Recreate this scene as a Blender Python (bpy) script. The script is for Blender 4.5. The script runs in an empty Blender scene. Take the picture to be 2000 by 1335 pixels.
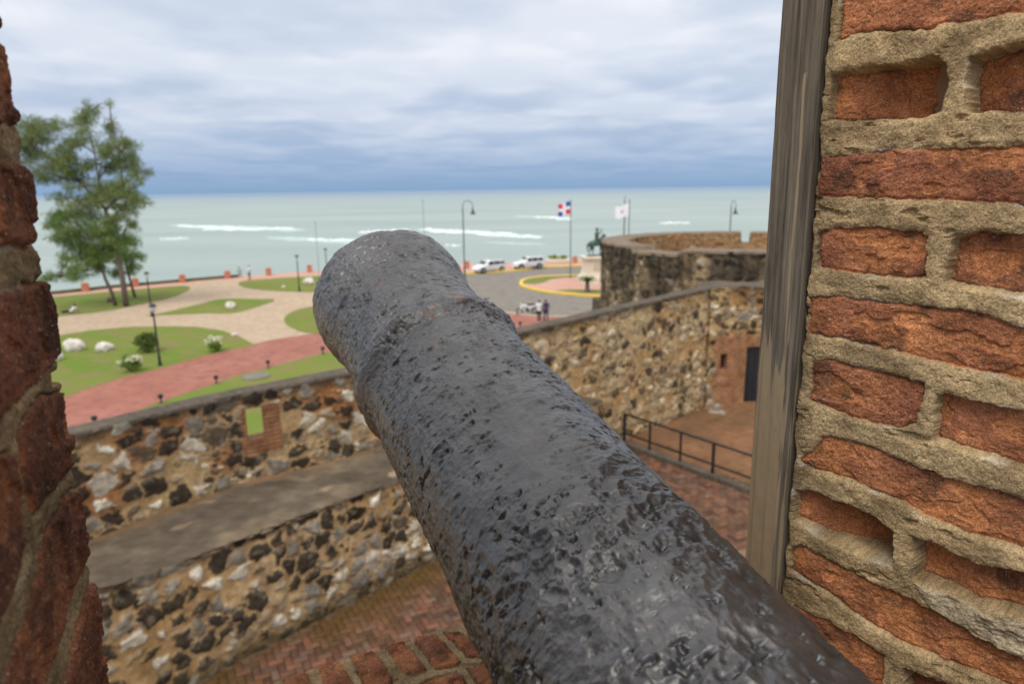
import bpy, math, random
import numpy as np
from mathutils import Vector, Matrix
rng = np.random.default_rng(7); random.seed(7)
sc = bpy.context.scene
rad = math.radians
# ------------------------------------------------------------------ camera
PITCH, ROLL, FPX, CAMZ = rad(12.6), rad(0.8), 1333.0, 10.2
Fw = np.array([0, math.cos(PITCH), -math.sin(PITCH)]); r0 = np.array([1., 0, 0]); u0 = np.array([0, math.sin(PITCH), math.cos(PITCH)])
Rt = math.cos(ROLL)*r0 - math.sin(ROLL)*u0; Up = math.sin(ROLL)*r0 + math.cos(ROLL)*u0
CP = np.array([0, 0, CAMZ])
def ray(x, y): return (Fw*FPX + Rt*(x-1000) - Up*(y-667.5))/FPX
def at(x, y, z=0.0):
    d = ray(x, y); return CP + d*((z-CAMZ)/d[2])
def on_plane(x, y, P, n):
    d = ray(x, y); return CP + d*(np.dot(P-CP, n)/np.dot(d, n))
cd = bpy.data.cameras.new('camera'); cam = bpy.data.objects.new('camera', cd); sc.collection.objects.link(cam)
cd.sensor_width = 36; cd.lens = 36*FPX/2000; cd.clip_start = 0.02; cd.clip_end = 60000
M = Matrix(((Rt[0], Up[0], -Fw[0], 0), (Rt[1], Up[1], -Fw[1], 0), (Rt[2], Up[2], -Fw[2], CAMZ), (0, 0, 0, 1)))
cam.matrix_world = M
cd.dof.use_dof = True; cd.dof.focus_distance = 0.78; cd.dof.aperture_fstop = 6.3
sc.camera = cam
# ------------------------------------------------------------------ world, sun, exposure
SUN_EL, SUN_AZ = 56, 215       # sun behind and left of the camera, veiled by cloud (azimuth clockwise from +Y)
w = bpy.data.worlds.new('World'); sc.world = w; w.use_nodes = True
nt = w.node_tree; nt.nodes.clear()
def N(t, **k):
    n = nt.nodes.new(t)
    for a, b in k.items():
        if a.startswith('i_'): n.inputs[a[2:].replace('_', ' ')].default_value = b
        else: setattr(n, a, b)
    return n
def L(a, b): nt.links.new(a, b)
sky = N('ShaderNodeTexSky', sky_type='NISHITA', sun_disc=False, sun_elevation=rad(SUN_EL), sun_rotation=rad(SUN_AZ))
bgs = N('ShaderNodeBackground'); bgs.inputs[1].default_value = 0.08; L(sky.outputs[0], bgs.inputs[0])
tc = N('ShaderNodeTexCoord'); sp = N('ShaderNodeSeparateXYZ'); L(tc.outputs['Generated'], sp.inputs[0])
def mth(op, a, b=None, clamp=False):
    n = N('ShaderNodeMath', operation=op, use_clamp=clamp)
    for i, v in enumerate((a, b)):
        if v is None: continue
        if isinstance(v, (int, float)): n.inputs[i].default_value = v
        else: L(v, n.inputs[i])
    return n.outputs[0]
zz = mth('MAXIMUM', sp.outputs[2], 0.0)
den = mth('ADD', zz, 0.085)
cx = mth('DIVIDE', sp.outputs[0], den); cy = mth('DIVIDE', sp.outputs[1], den)
cb = N('ShaderNodeCombineXYZ'); L(cx, cb.inputs[0]); L(cy, cb.inputs[1])
def noise(vec, scale, detail=6, rough=.55, dist=0.0):
    n = N('ShaderNodeTexNoise'); n.inputs['Scale'].default_value = scale; n.inputs['Detail'].default_value = detail
    n.inputs['Roughness'].default_value = rough; n.inputs['Distortion'].default_value = dist; L(vec, n.inputs['Vector']); return n.outputs[0]
def ramp(fac, pts, interp='EASE'):
    n = N('ShaderNodeValToRGB'); n.color_ramp.interpolation = interp; e = n.color_ramp.elements
    while len(e) < len(pts): e.new(0.5)
    for k, (p, c) in enumerate(pts): e[k].position = p; e[k].color = (*c, 1)
    L(fac, n.inputs[0]); return n.outputs[0]
base = ramp(zz, [(0, (.20, .335, .525)), (.03, (.24, .355, .56)), (.08, (.36, .45, .61)), (.17, (.49, .56, .68)), (.38, (.66, .69, .76)), (1, (1.12, 1.10, 1.10))], 'LINEAR')
mp = N('ShaderNodeMapping'); mp.inputs['Scale'].default_value = (.85, .8, 1); mp.inputs['Location'].default_value = (3.1, 1.2, 0); L(cb.outputs[0], mp.inputs[0])
c1 = ramp(noise(mp.outputs[0], 1.05, 5, .46, .3), [(.37, (0, 0, 0)), (.57, (1, 1, 1))])
c2 = ramp(noise(mp.outputs[0], 2.3, 4, .5, .3), [(.42, (0, 0, 0)), (.72, (1, 1, 1))])
cm = mth('ADD', mth('MULTIPLY', c1, .62), mth('MULTIPLY', c2, .38), True)
vis = mth('MULTIPLY', cm, ramp(zz, [(.0, (0, 0, 0)), (.03, (.25, .25, .25)), (.09, (.8, .8, .8)), (.3, (1, 1, 1))], 'LINEAR'))
mx = N('ShaderNodeMixRGB'); L(vis, mx.inputs[0]); L(base, mx.inputs[1])
cc = ramp(zz, [(0, (.46, .56, .70)), (.1, (.68, .71, .79)), (.2, (.80, .815, .86)), (.4, (.86, .86, .89)), (1, (1.5, 1.47, 1.42))], 'LINEAR'); L(cc, mx.inputs[2])
bgc = N('ShaderNodeBackground'); L(mx.outputs[0], bgc.inputs[0]); bgc.inputs[1].default_value = 1.0
ms = N('ShaderNodeMixShader'); ms.inputs[0].default_value = 0.90; L(bgs.outputs[0], ms.inputs[1]); L(bgc.outputs[0], ms.inputs[2])
wo = N('ShaderNodeOutputWorld'); L(ms.outputs[0], wo.inputs[0])
sd_ = bpy.data.lights.new('sun', 'SUN'); sd_.energy = 1.5; sd_.angle = rad(28); sd_.color = (1, .95, .87)
so = bpy.data.objects.new('sun', sd_); sc.collection.objects.link(so)
sdir = Vector((math.sin(rad(SUN_AZ))*math.cos(rad(SUN_EL)), math.cos(rad(SUN_AZ))*math.cos(rad(SUN_EL)), math.sin(rad(SUN_EL))))
so.rotation_euler = sdir.to_track_quat('Z', 'Y').to_euler(); so.location = (0, 0, 60)
sc.view_settings.view_transform = 'Standard'; sc.view_settings.look = 'None'; sc.view_settings.exposure = 0.28; sc.view_settings.gamma = 1
sc.render.engine = 'CYCLES'; sc.cycles.max_bounces = 6
# ------------------------------------------------------------------ numpy noise
def _h(ix, iy, iz, s):
    n = (ix.astype(np.int64)*374761393 + iy.astype(np.int64)*668265263 + iz.astype(np.int64)*2147483647 + s*974634777) & 0xffffffff
    n = ((n ^ (n >> 13))*1274126177) & 0xffffffff
    n = (n ^ (n >> 16))*2246822519 & 0xffffffff
    return ((n ^ (n >> 15)) & 0xffffff)/float(0xffffff)
def vn(x, y, z=None, s=0):
    if z is None: z = np.zeros_like(x)
    ix, iy, iz = np.floor(x), np.floor(y), np.floor(z); fx, fy, fz = x-ix, y-iy, z-iz
    fx, fy, fz = [t*t*t*(t*(t*6-15)+10) for t in (fx, fy, fz)]
    r = 0
    flat = not np.any(fz)
    for dx in (0, 1):
        for dy in (0, 1):
            wxy = (fx if dx else 1-fx)*(fy if dy else 1-fy)
            if flat: r = r + wxy*_h(ix+dx, iy+dy, iz, s)
            else:
                for dz in (0, 1): r = r + wxy*(fz if dz else 1-fz)*_h(ix+dx, iy+dy, iz+dz, s)
    return r*2-1
def fbm(x, y, z=None, o=4, s=0, g=.5):
    a, t, r = 1., 0., 0.
    for k in range(o):
        f = 2.03**k
        r = r + a*vn(x*f+13.7*k, y*f+7.1*k, None if z is None else z*f+3.3*k, s+k); t += a; a *= g
    return r/t
def ss(a, b, x): t = np.clip((x-a)/(b-a), 0, 1); return t*t*(3-2*t)
def lerp(a, b, t): return a*(1-t)+b*t
# ------------------------------------------------------------------ materials
def mat(name, c1=(.5, .5, .5), c2=None, scale=2.0, rough=.85, bump=0.0, bscale=30.0, attr=False, metal=0.0, spec=.5, coat=0.0, c3=None, rr=None, lo=.35, hi=.65, alpha=None, c3r=(.50, .72)):
    m = bpy.data.materials.new(name); m.use_nodes = True; t = m.node_tree; n = t.nodes; b = n['Principled BSDF']
    b.inputs['Roughness'].default_value = rough; b.inputs['Metallic'].default_value = metal; b.inputs['Specular IOR Level'].default_value = spec
    b.inputs['Coat Weight'].default_value = coat; b.inputs['Coat Roughness'].default_value = .25 if name == 'black_iron' else .03
    co = n.new('ShaderNodeTexCoord').outputs['Object']
    def ns(sca, det=6, ro=.6):
        k = n.new('ShaderNodeTexNoise'); k.inputs['Scale'].default_value = sca; k.inputs['Detail'].default_value = det; k.inputs['Roughness'].default_value = ro
        t.links.new(co, k.inputs['Vector']); return k.outputs[0]
    def mr(f, a, bb, c=0., d=1.):
        k = n.new('ShaderNodeMapRange'); k.inputs[1].default_value = a; k.inputs[2].default_value = bb; k.inputs[3].default_value = c; k.inputs[4].default_value = d
        t.links.new(f, k.inputs[0]); return k.outputs[0]
    def mixc(f, A, B, mode='MIX'):
        k = n.new('ShaderNodeMixRGB'); k.blend_type = mode
        for i, v in enumerate((f, A, B)):
            if isinstance(v, (int, float)): k.inputs[i].default_value = v
            elif isinstance(v, tuple): k.inputs[i].default_value = (*v, 1)
            else: t.links.new(v, k.inputs[i])
        return k.outputs[0]
    if attr:
        a = n.new('ShaderNodeAttribute'); a.attribute_name = 'Col'; col = a.outputs['Color']
        if c2 is not None: col = mixc(mr(ns(scale), lo, hi), mixc(1.0, col, c1, 'MULTIPLY'), mixc(1.0, col, c2, 'MULTIPLY'))
    else:
        col = mixc(mr(ns(scale), lo, hi), c1, c2) if c2 is not None else None
    if c3 is not None: col = mixc(mr(ns(scale*5.3, 5, .7), *c3r), col, c3)
    if col is not None: t.links.new(col, b.inputs['Base Color'])
    else: b.inputs['Base Color'].default_value = (*c1, 1)
    if rr: t.links.new(mr(ns(rr[0], 5), .35, .65, rr[1], rr[2]), b.inputs['Roughness'])
    if bump:
        k = n.new('ShaderNodeBump'); k.inputs['Strength'].default_value = min(1, bump*1.0); k.inputs['Distance'].default_value = bump*0.6/bscale
        t.links.new(ns(bscale, 6, .65), k.inputs['Height']); t.links.new(k.outputs[0], b.inputs['Normal'])
    return m
def gritty(m, sc1=620., amt=.55, bd=.0009):
    t = m.node_tree; n = t.nodes; b = n['Principled BSDF']; co = n.new('ShaderNodeTexCoord').outputs['Object']
    k = n.new('ShaderNodeTexNoise'); k.inputs['Scale'].default_value = sc1; k.inputs['Detail'].default_value = 2.5; k.inputs['Roughness'].default_value = .7; t.links.new(co, k.inputs['Vector'])
    mr = n.new('ShaderNodeMapRange'); mr.inputs[1].default_value = .30; mr.inputs[2].default_value = .72; mr.inputs[3].default_value = 1-amt; mr.inputs[4].default_value = 1+amt; t.links.new(k.outputs[0], mr.inputs[0])
    src = b.inputs['Base Color'].links[0].from_socket; x = n.new('ShaderNodeVectorMath'); x.operation = 'SCALE'; t.links.new(src, x.inputs[0]); t.links.new(mr.outputs[0], x.inputs['Scale'])
    v = n.new('ShaderNodeTexVoronoi'); v.inputs['Scale'].default_value = sc1*.30; t.links.new(co, v.inputs['Vector'])
    lt = n.new('ShaderNodeMath'); lt.operation = 'LESS_THAN'; lt.inputs[1].default_value = .11; t.links.new(v.outputs['Distance'], lt.inputs[0])
    y = n.new('ShaderNodeMixRGB'); y.inputs[2].default_value = (.60, .52, .40, 1); ml = n.new('ShaderNodeMath'); ml.operation = 'MULTIPLY'; ml.inputs[1].default_value = .55; t.links.new(lt.outputs[0], ml.inputs[0]); t.links.new(ml.outputs[0], y.inputs[0]); t.links.new(x.outputs[0], y.inputs[1]); t.links.new(y.outputs[0], b.inputs['Base Color'])
    bp = n.new('ShaderNodeBump'); bp.inputs['Strength'].default_value = .8; bp.inputs['Distance'].default_value = bd; t.links.new(k.outputs[0], bp.inputs['Height'])
    if b.inputs['Normal'].links: t.links.new(b.inputs['Normal'].links[0].from_socket, bp.inputs['Normal'])
    t.links.new(bp.outputs[0], b.inputs['Normal'])
# ------------------------------------------------------------------ object helpers
def link(o, parent=None):
    sc.collection.objects.link(o)
    if parent is not None: o.parent = parent
    return o
def tag(o, label=None, cat=None, group=None, kind=None):
    if label: o['label'] = label
    if cat: o['category'] = cat
    if group: o['group'] = group
    if kind: o['kind'] = kind
    return o
def empty(name, loc=(0, 0, 0), rz=0.0, sc_=1.0):
    o = bpy.data.objects.new(name, None); link(o); o.location = tuple(float(v) for v in loc); o.rotation_euler = (0, 0, rz); o.scale = (sc_,)*3; o.empty_display_size = .1; return o
def mesh_obj(name, V, F, m, parent=None, smooth=False, col=None, fm=None, origin=None):
    V = np.asarray(V, dtype=float)
    org = None
    if origin is None and parent is None: origin = (V.min(0)+V.max(0))/2; origin[2] = V[:, 2].min()
    if origin is not None: V = V-np.asarray(origin, float)
    me = bpy.data.meshes.new(name)
    if isinstance(F, np.ndarray):
        me.vertices.add(len(V)); me.vertices.foreach_set('co', V.astype(np.float32).ravel())
        k = F.shape[1]; me.loops.add(F.size); me.loops.foreach_set('vertex_index', F.astype(np.int32).ravel())
        me.polygons.add(len(F)); me.polygons.foreach_set('loop_start', np.arange(0, F.size, k, dtype=np.int32)); me.polygons.foreach_set('loop_total', np.full(len(F), k, dtype=np.int32))
        me.update(calc_edges=True); me.validate()
    else:
        me.from_pydata([tuple(v) for v in V], [], F); me.update()
    for mm in (m if isinstance(m, (list, tuple)) else [m]): me.materials.append(mm)
    if fm is not None: me.polygons.foreach_set('material_index', np.asarray(fm, dtype=np.int32))
    if smooth: me.polygons.foreach_set('use_smooth', [True]*len(me.polygons))
    if col is not None:
        a = me.color_attributes.new('Col', 'FLOAT_COLOR', 'POINT'); c = np.ones((len(V), 4), np.float32); c[:, :3] = col; a.data.foreach_set('color', c.ravel())
    o = bpy.data.objects.new(name, me); link(o, parent)
    if origin is not None: o.location = tuple(float(v) for v in origin)
    return o
class MB:
    def __init__(s): s.V = []; s.F = []; s.m = []
    def add(s, V, F, mi=0):
        b = len(s.V); s.V += [tuple(float(c) for c in v) for v in V]; s.F += [tuple(b+i for i in f) for f in F]; s.m += [mi]*len(F)
    def box(s, c, d, rz=0, mi=0, taper=1.0, bev=0.0):
        cx_, cy_, cz_ = c; hx, hy, hz = d[0]/2, d[1]/2, d[2]/2; V = []
        ca, sa = math.cos(rz), math.sin(rz)
        if bev > 0:
            levels = [(-hz, bev), (-hz+bev, 0), (hz-bev, 0), (hz, bev)]
        else: levels = [(-hz, 0), (hz, 0)]
        for z, ins in levels:
            k = taper if z > 0 else 1.0
            for x, y in ((-1, -1), (1, -1), (1, 1), (-1, 1)):
                px, py = x*(hx*k-ins), y*(hy*k-ins); V.append((cx_+px*ca-py*sa, cy_+px*sa+py*ca, cz_+z))
        n = len(levels); F = [(3, 2, 1, 0), tuple(4*(n-1)+i for i in range(4))]
        for l in range(n-1):
            for i in range(4): j = (i+1) % 4; F.append((4*l+i, 4*l+j, 4*l+4+j, 4*l+4+i))
        s.add(V, F, mi)
    def tube(s, pts, rs, n=10, mi=0, caps=True):
        pts = [Vector(p) for p in pts]
        if not hasattr(rs, '__len__'): rs = [rs]*len(pts)
        V = []; F = []; prev = None
        for i, p in enumerate(pts):
            d = (pts[min(i+1, len(pts)-1)]-pts[max(i-1, 0)]).normalized()
            if prev is None: a = d.orthogonal().normalized()
            else: a = (prev-d*prev.dot(d)).normalized()
            prev = a; b = d.cross(a)
            for k in range(n):
                t = 2*math.pi*k/n; V.append(p+(a*math.cos(t)+b*math.sin(t))*rs[i])
        for i in range(len(pts)-1):
            for k in range(n): j = (k+1) % n; F.append((i*n+k, i*n+j, (i+1)*n+j, (i+1)*n+k))
        if caps: F.append(tuple(reversed(range(n)))); F.append(tuple((len(pts)-1)*n+k for k in range(n)))
        s.add(V, F, mi)
    def lathe(s, prof, c=(0, 0, 0), n=16, mi=0, axis='z'):
        V = []; F = []
        for r_, z in prof:
            for k in range(n):
                t = 2*math.pi*k/n
                v = (r_*math.cos(t), r_*math.sin(t), z) if axis == 'z' else (r_*math.cos(t), z, r_*math.sin(t))
                V.append((c[0]+v[0], c[1]+v[1], c[2]+v[2]))
        for i in range(len(prof)-1):
            for k in range(n): j = (k+1) % n; F.append((i*n+k, i*n+j, (i+1)*n+j, (i+1)*n+k))
        F.append(tuple(reversed(range(n)))); F.append(tuple((len(prof)-1)*n+k for k in range(n)))
        s.add(V, F, mi)
    def capsule(s, a, b, ra, rb, n=12):
        a = Vector(a); b = Vector(b); d = b-a; l = d.length
        d = d/l if l > 1e-6 else Vector((0, 0, 1)); P = []; R = []
        for k in range(4): t = math.pi/2*(k+.15)/4; P.append(a-d*ra*math.cos(t)); R.append(ra*math.sin(t))
        P.append(a); R.append(ra); P.append(b+d*1e-4); R.append(rb)
        for k in range(3, -1, -1): t = math.pi/2*(k+.15)/4; P.append(b+d*rb*math.cos(t)); R.append(rb*math.sin(t))
        s.tube(P, R, n)
    def blob(s, c, r, n=12, mi=0):
        V = []; F = []; m_ = 8
        for i in range(m_+1):
            t = math.pi*(i+.001)/(m_+.002)
            for k in range(n): q = 2*math.pi*k/n; V.append((c[0]+r[0]*math.sin(t)*math.cos(q), c[1]+r[1]*math.sin(t)*math.sin(q), c[2]+r[2]*math.cos(t)))
        for i in range(m_):
            for k in range(n): j = (k+1) % n; F.append((i*n+j, i*n+k, (i+1)*n+k, (i+1)*n+j))
        F.append(tuple(range(n))); F.append(tuple(reversed(range(m_*n, m_*n+n)))); s.add(V, F, mi)
    def build(s, name, m, parent=None, smooth=False, **k):
        o = mesh_obj(name, s.V, s.F, m, parent, smooth, fm=s.m if isinstance(m, (list, tuple)) else None, **k); return o
    def remesh(s, name, m, parent, vox, smooth=True):
        o = s.build('tmp', m); 
        md = o.modifiers.new('r', 'REMESH'); md.mode = 'VOXEL'; md.voxel_size = vox
        m2 = o.modifiers.new('s', 'SMOOTH'); m2.factor = .5; m2.iterations = 3
        dg = bpy.context.evaluated_depsgraph_get(); me = bpy.data.meshes.new_from_object(o.evaluated_get(dg))
        loc = o.location.copy(); bpy.data.objects.remove(o)
        me.transform(Matrix.Translation(loc)); me.name = name
        me.polygons.foreach_set('use_smooth', [True]*len(me.polygons))
        if not me.materials: me.materials.append(m)
        r = bpy.data.objects.new(name, me); link(r, parent); return r
def copy_thing(o, loc=None, rz=None, label=None):
    def cp(s, par):
        c = s.copy(); link(c); c.parent = par
        for ch in list(s.children): cp(ch, c)
        return c
    c = cp(o, None)
    if loc is not None: c.location = tuple(float(v) for v in loc)
    if rz is not None: c.rotation_euler = (0, 0, rz)
    if label: c['label'] = label
    return c
def grid_faces(nu, nv):
    i = np.arange(nu-1)[:, None]*nv+np.arange(nv-1)[None, :]
    return np.stack([i, i+nv, i+nv+1, i+1], -1).reshape(-1, 4)
def sheet(name, pxs, z, m, label=None, thick=0.0, kind='structure', sm=0):
    """flat polygon on the ground, its outline smoothed"""
    P = [at(x, y, 0)[:2] for x, y in pxs]
    for _ in range(sm):
        Q = []
        for a, b in zip(P, P[1:]+P[:1]): Q += [a*.75+b*.25, a*.25+b*.75]
        P = Q
    V = [(p[0], p[1], z) for p in P]; o = mesh_obj(name, V, [tuple(range(len(V)))], m)
    if o.data.polygons[0].normal.z < 0: o.data.flip_normals()
    tag(o, kind=kind); return o
# ================================================================== colours
M_brickwall = mat('old_brick_and_lime', (1, 1, 1), (.62, .60, .58), 22, .93, .55, 420, attr=True, spec=.25, lo=.38, hi=.62)
M_core = mat('brick_mass', (.30, .13, .07), (.36, .27, .17), 9, .95, .5, 90, spec=.2)
M_iron = mat('black_iron', (1, 1, 1), (.72, .75, .82), 30, .3, .6, 520, attr=True, spec=.8, metal=.55, coat=.38, rr=(38, .29, .48))
M_rubble = mat('rubble_masonry', (1, 1, 1), (.66, .62, .56), 3.2, .95, .7, 26, attr=True, spec=.2)
M_cap = mat('weathered_cement', (.125, .10, .075), (.070, .057, .044), 1.6, .93, .6, 22, c3=(.17, .14, .10), spec=.25)
M_herring = mat('red_floor_brick', (1, 1, 1), (.72, .70, .68), 3.0, .8, .5, 40, attr=True, spec=.3)
M_bed = mat('floor_bedding', (.10, .065, .035), (.16, .10, .05), 1.4, .95, .6, 20, c3=(.07, .05, .02))
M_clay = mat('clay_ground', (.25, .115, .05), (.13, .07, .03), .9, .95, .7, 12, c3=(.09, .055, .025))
M_lawn = mat('lawn', (.115, .20, .024), (.185, .215, .045), .11, .95, .8, 8, c3=(.21, .185, .07), spec=.15, c3r=(.46, .60))
M_pave = mat('beige_paving', (.43, .325, .225), (.48, .375, .265), .35, .9, .25, 10, c3=(.34, .26, .18), spec=.25, c3r=(.47, .66))
M_red = mat('red_paving', (.31, .115, .080), (.37, .155, .115), .28, .85, .25, 10, c3r=(.47, .64), c3=(.24, .10, .075), spec=.3)
M_pink = mat('pink_paving', (.50, .27, .21), (.54, .33, .265), .4, .85, .2, 10, spec=.3)
M_asph = mat('asphalt', (.235, .205, .165), (.205, .185, .155), .2, .8, .3, 14, c3=(.15, .14, .125), spec=.35, c3r=(.47, .64))
M_yel = mat('yellow_kerb_paint', (.80, .55, .03), (.70, .50, .06), 1.2, .6, .1, 20)
M_orange = mat('terracotta_render', (.58, .235, .135), (.50, .20, .12), 2, .85, .2, 20)
M_white_rock = mat('white_limestone', (.74, .70, .63), (.60, .55, .47), 2.5, .9, .8, 9, c3=(.45, .41, .33))
M_dark = mat('dark_painted_metal', (.022, .026, .028), (.03, .034, .036), 5, .45, .05, 60, metal=.3)
M_grey_m = mat('galvanised_pole', (.16, .19, .19), (.2, .23, .23), 5, .4, .05, 60, metal=.4)
M_pole = mat('green_grey_pole', (.055, .075, .075), (.075, .095, .095), 5, .45, .05, 60, metal=.3)
M_lantern = mat('frosted_glass', (.62, .70, .78), None, 1, .25)
M_bronze = mat('green_bronze', (.045, .085, .07), (.09, .15, .12), 3, .55, .4, 14, metal=.5)
M_ped = mat('cream_stone', (.76, .69, .56), (.68, .60, .47), 1.2, .85, .3, 12, c3=(.52, .46, .35))
M_hole = mat('deep_shade', (.03, .02, .015), None, 1, .95)
M_door = mat('dark_door_iron', (.012, .014, .018), (.018, .02, .024), 4, .5, .2, 30)
M_leafN = mat('needle_foliage', (.13, .19, .055), (.22, .27, .095), .55, .8, 0, c3=(.29, .33, .13), spec=.25)
M_leafN2 = mat('needle_foliage_green', (.11, .19, .045), (.19, .28, .075), .55, .8, 0, c3=(.25, .32, .10), spec=.25)
M_leafD = mat('dark_leaf', (.055, .10, .02), (.15, .20, .035), 1.6, .7, 0, c3=(.22, .26, .06))
M_leafL = mat('yellow_green_leaf', (.25, .34, .06), (.38, .45, .12), 2.6, .7, 0)
M_leafB = mat('fresh_leaf', (.16, .28, .03), (.24, .36, .06), 2.6, .7, 0)
M_flower = mat('cream_flower', (.74, .76, .52), (.82, .82, .68), 5, .8)
M_cycad = mat('cycad_leaf', (.05, .12, .03), (.09, .17, .05), 4, .5)
M_bark = mat('grey_bark', (.18, .14, .11), (.11, .085, .07), 3, .95, .8, 12)
gritty(M_brickwall)
# ================================================================== foreground masonry
def poly_sd(U, V_, P):
    d = np.full(U.shape, 1e9); inside = np.zeros(U.shape, bool); n = len(P)
    for i in range(n):
        ax, ay = P[i]; bx, by = P[(i+1) % n]; ex, ey = bx-ax, by-ay
        wx, wy = U-ax, V_-ay; t = np.clip((wx*ex+wy*ey)/(ex*ex+ey*ey+1e-12), 0, 1)
        d = np.minimum(d, (wx-ex*t)**2+(wy-ey*t)**2)
        c = ((ay <= V_) != (by <= V_)) & (U < ax+ex*(V_-ay)/(ey if abs(ey) > 1e-12 else 1e-12))
        inside ^= c
    d = np.sqrt(d); return np.where(inside, -d, d)
MORT = np.array([.53, .385, .205]); MORT2 = np.array([.37, .265, .14]); BR_D = np.array([.33, .125, .068]); BR_O = np.array([.60, .245, .10]); BR_S = np.array([.13, .065, .04])
def brickfield(U, V_, bricks, seed=0, rough=1.0, mort_h=.0, dark=1.0, shr=0.0):
    """heights and colours of a wall of hand-made bricks in thick lime joints. bricks: (points, depth_far, depth_near, orange)"""
    H = mort_h+fbm(U*55, V_*55, o=4, s=seed)*.0026+fbm(U*330, V_*330, o=3, s=seed+5, g=.7)*.0008-.004*ss(.35, .6, fbm(U*28+3, V_*60, o=4, s=seed+51))
    C = lerp(MORT[None, None]*np.ones(U.shape+(1,)), MORT2, ss(-.35, .45, fbm(U*26, V_*26, o=4, s=seed+3))[..., None])
    C = C*(1+.30*fbm(U*420, V_*420, o=2, s=seed+9)[..., None])
    wu = U+fbm(U*80, V_*80, o=5, s=seed+21, g=.62)*.0040*rough; wv = V_+fbm(U*80, V_*80, o=5, s=seed+22, g=.62)*.0034*rough
    dmin = np.full(U.shape, 1e9); UA, VA, HA, CA, DA, wua, wva = U, V_, H, C, dmin, wu, wv
    for k, (P, da, db, orange) in enumerate(bricks):
        P = np.array(P); lo = P.min(0)-.02; hi = P.max(0)+.02
        U, V_ = UA, VA; sel = (U > lo[0]) & (U < hi[0]) & (V_ > lo[1]) & (V_ < hi[1])
        if not sel.any(): continue
        ii = np.where(sel.any(1))[0]; jj = np.where(sel.any(0))[0]; sl = (slice(ii[0], ii[-1]+1), slice(jj[0], jj[-1]+1))
        U, V_, H, C, dmin, wu, wv, sel = UA[sl], VA[sl], HA[sl], CA[sl], DA[sl], wua[sl], wva[sl], sel[sl]
        s_ = np.full(U.shape, 1e9); s_[sel] = poly_sd(wu[sel], wv[sel], P)+shr; dmin = np.minimum(dmin, s_)
        t = np.clip((U-P[:, 0].min())/(np.ptp(P[:, 0])+1e-9), 0, 1)      # 1 at far end, 0 near the camera
        b = lerp(db, da, t)
        bn = fbm(U*34+k*9, V_*60, o=5, s=seed+k+40, g=.6)
        chunk = ss(.08, .16, fbm(U*22+k*5, V_*30+k, o=3, s=seed+k+90))
        b = b + bn*.0021*rough + fbm(U*260, V_*260, o=3, s=seed+60, g=.7)*.0011 - chunk*.0024
        edge = ss(.0, -.0016, s_); gapm = ss(.3, .55, fbm(U*14+k, V_*14, o=3, s=seed+12)+.35)*ss(.0022, .0004, np.abs(s_+.0004)); rnd = -.0022*ss(-.005, 0, s_)
        H = np.where(sel, H-.006*gapm*(s_ > -.0016), H)
        H = np.where(sel, lerp(H, b+rnd, edge), H)
        om = np.clip(orange+.55*chunk+.5*fbm(U*16+k, V_*22, o=4, s=seed+70+k), 0, 1)[..., None]
        cb_ = lerp(BR_D*np.ones(U.shape+(1,)), BR_O, om)
        cb_ = lerp(cb_, BR_S, (ss(.12, .55, fbm(U*40+k*3, V_*40, o=4, s=seed+77))*.65)[..., None])
        cb_ = cb_*(1+.28*fbm(U*300, V_*300, o=2, s=seed+8)[..., None])
        sp_ = ss(.86, .96, vn(U*620, V_*620, s=seed+31)); cb_ = lerp(cb_, np.array([.62, .50, .36]), (sp_*.8)[..., None])
        rec = float(np.clip(-(da+db)/2/.006, 0, 1)); cedge = ss(.0-.0016*rec, -.0012-.0016*rec, s_); C = lerp(C, cb_, cedge[..., None]*sel[..., None])
        rim = ss(.0035, .0, np.abs(s_-.0015))*ss(.15, .6, fbm(U*30, V_*30+k, o=3, s=seed+15))
        C = lerp(C, np.array([.66, .60, .48]), (rim*.7)[..., None])
        HA[sl] = H; CA[sl] = C; DA[sl] = dmin
    U, V_, H, C, dmin = UA, VA, HA, CA, DA
    H = H+.0022*ss(-.003, .006, dmin)*(dmin < 1)
    return H, np.clip(C*dark, .01, .95)
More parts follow.
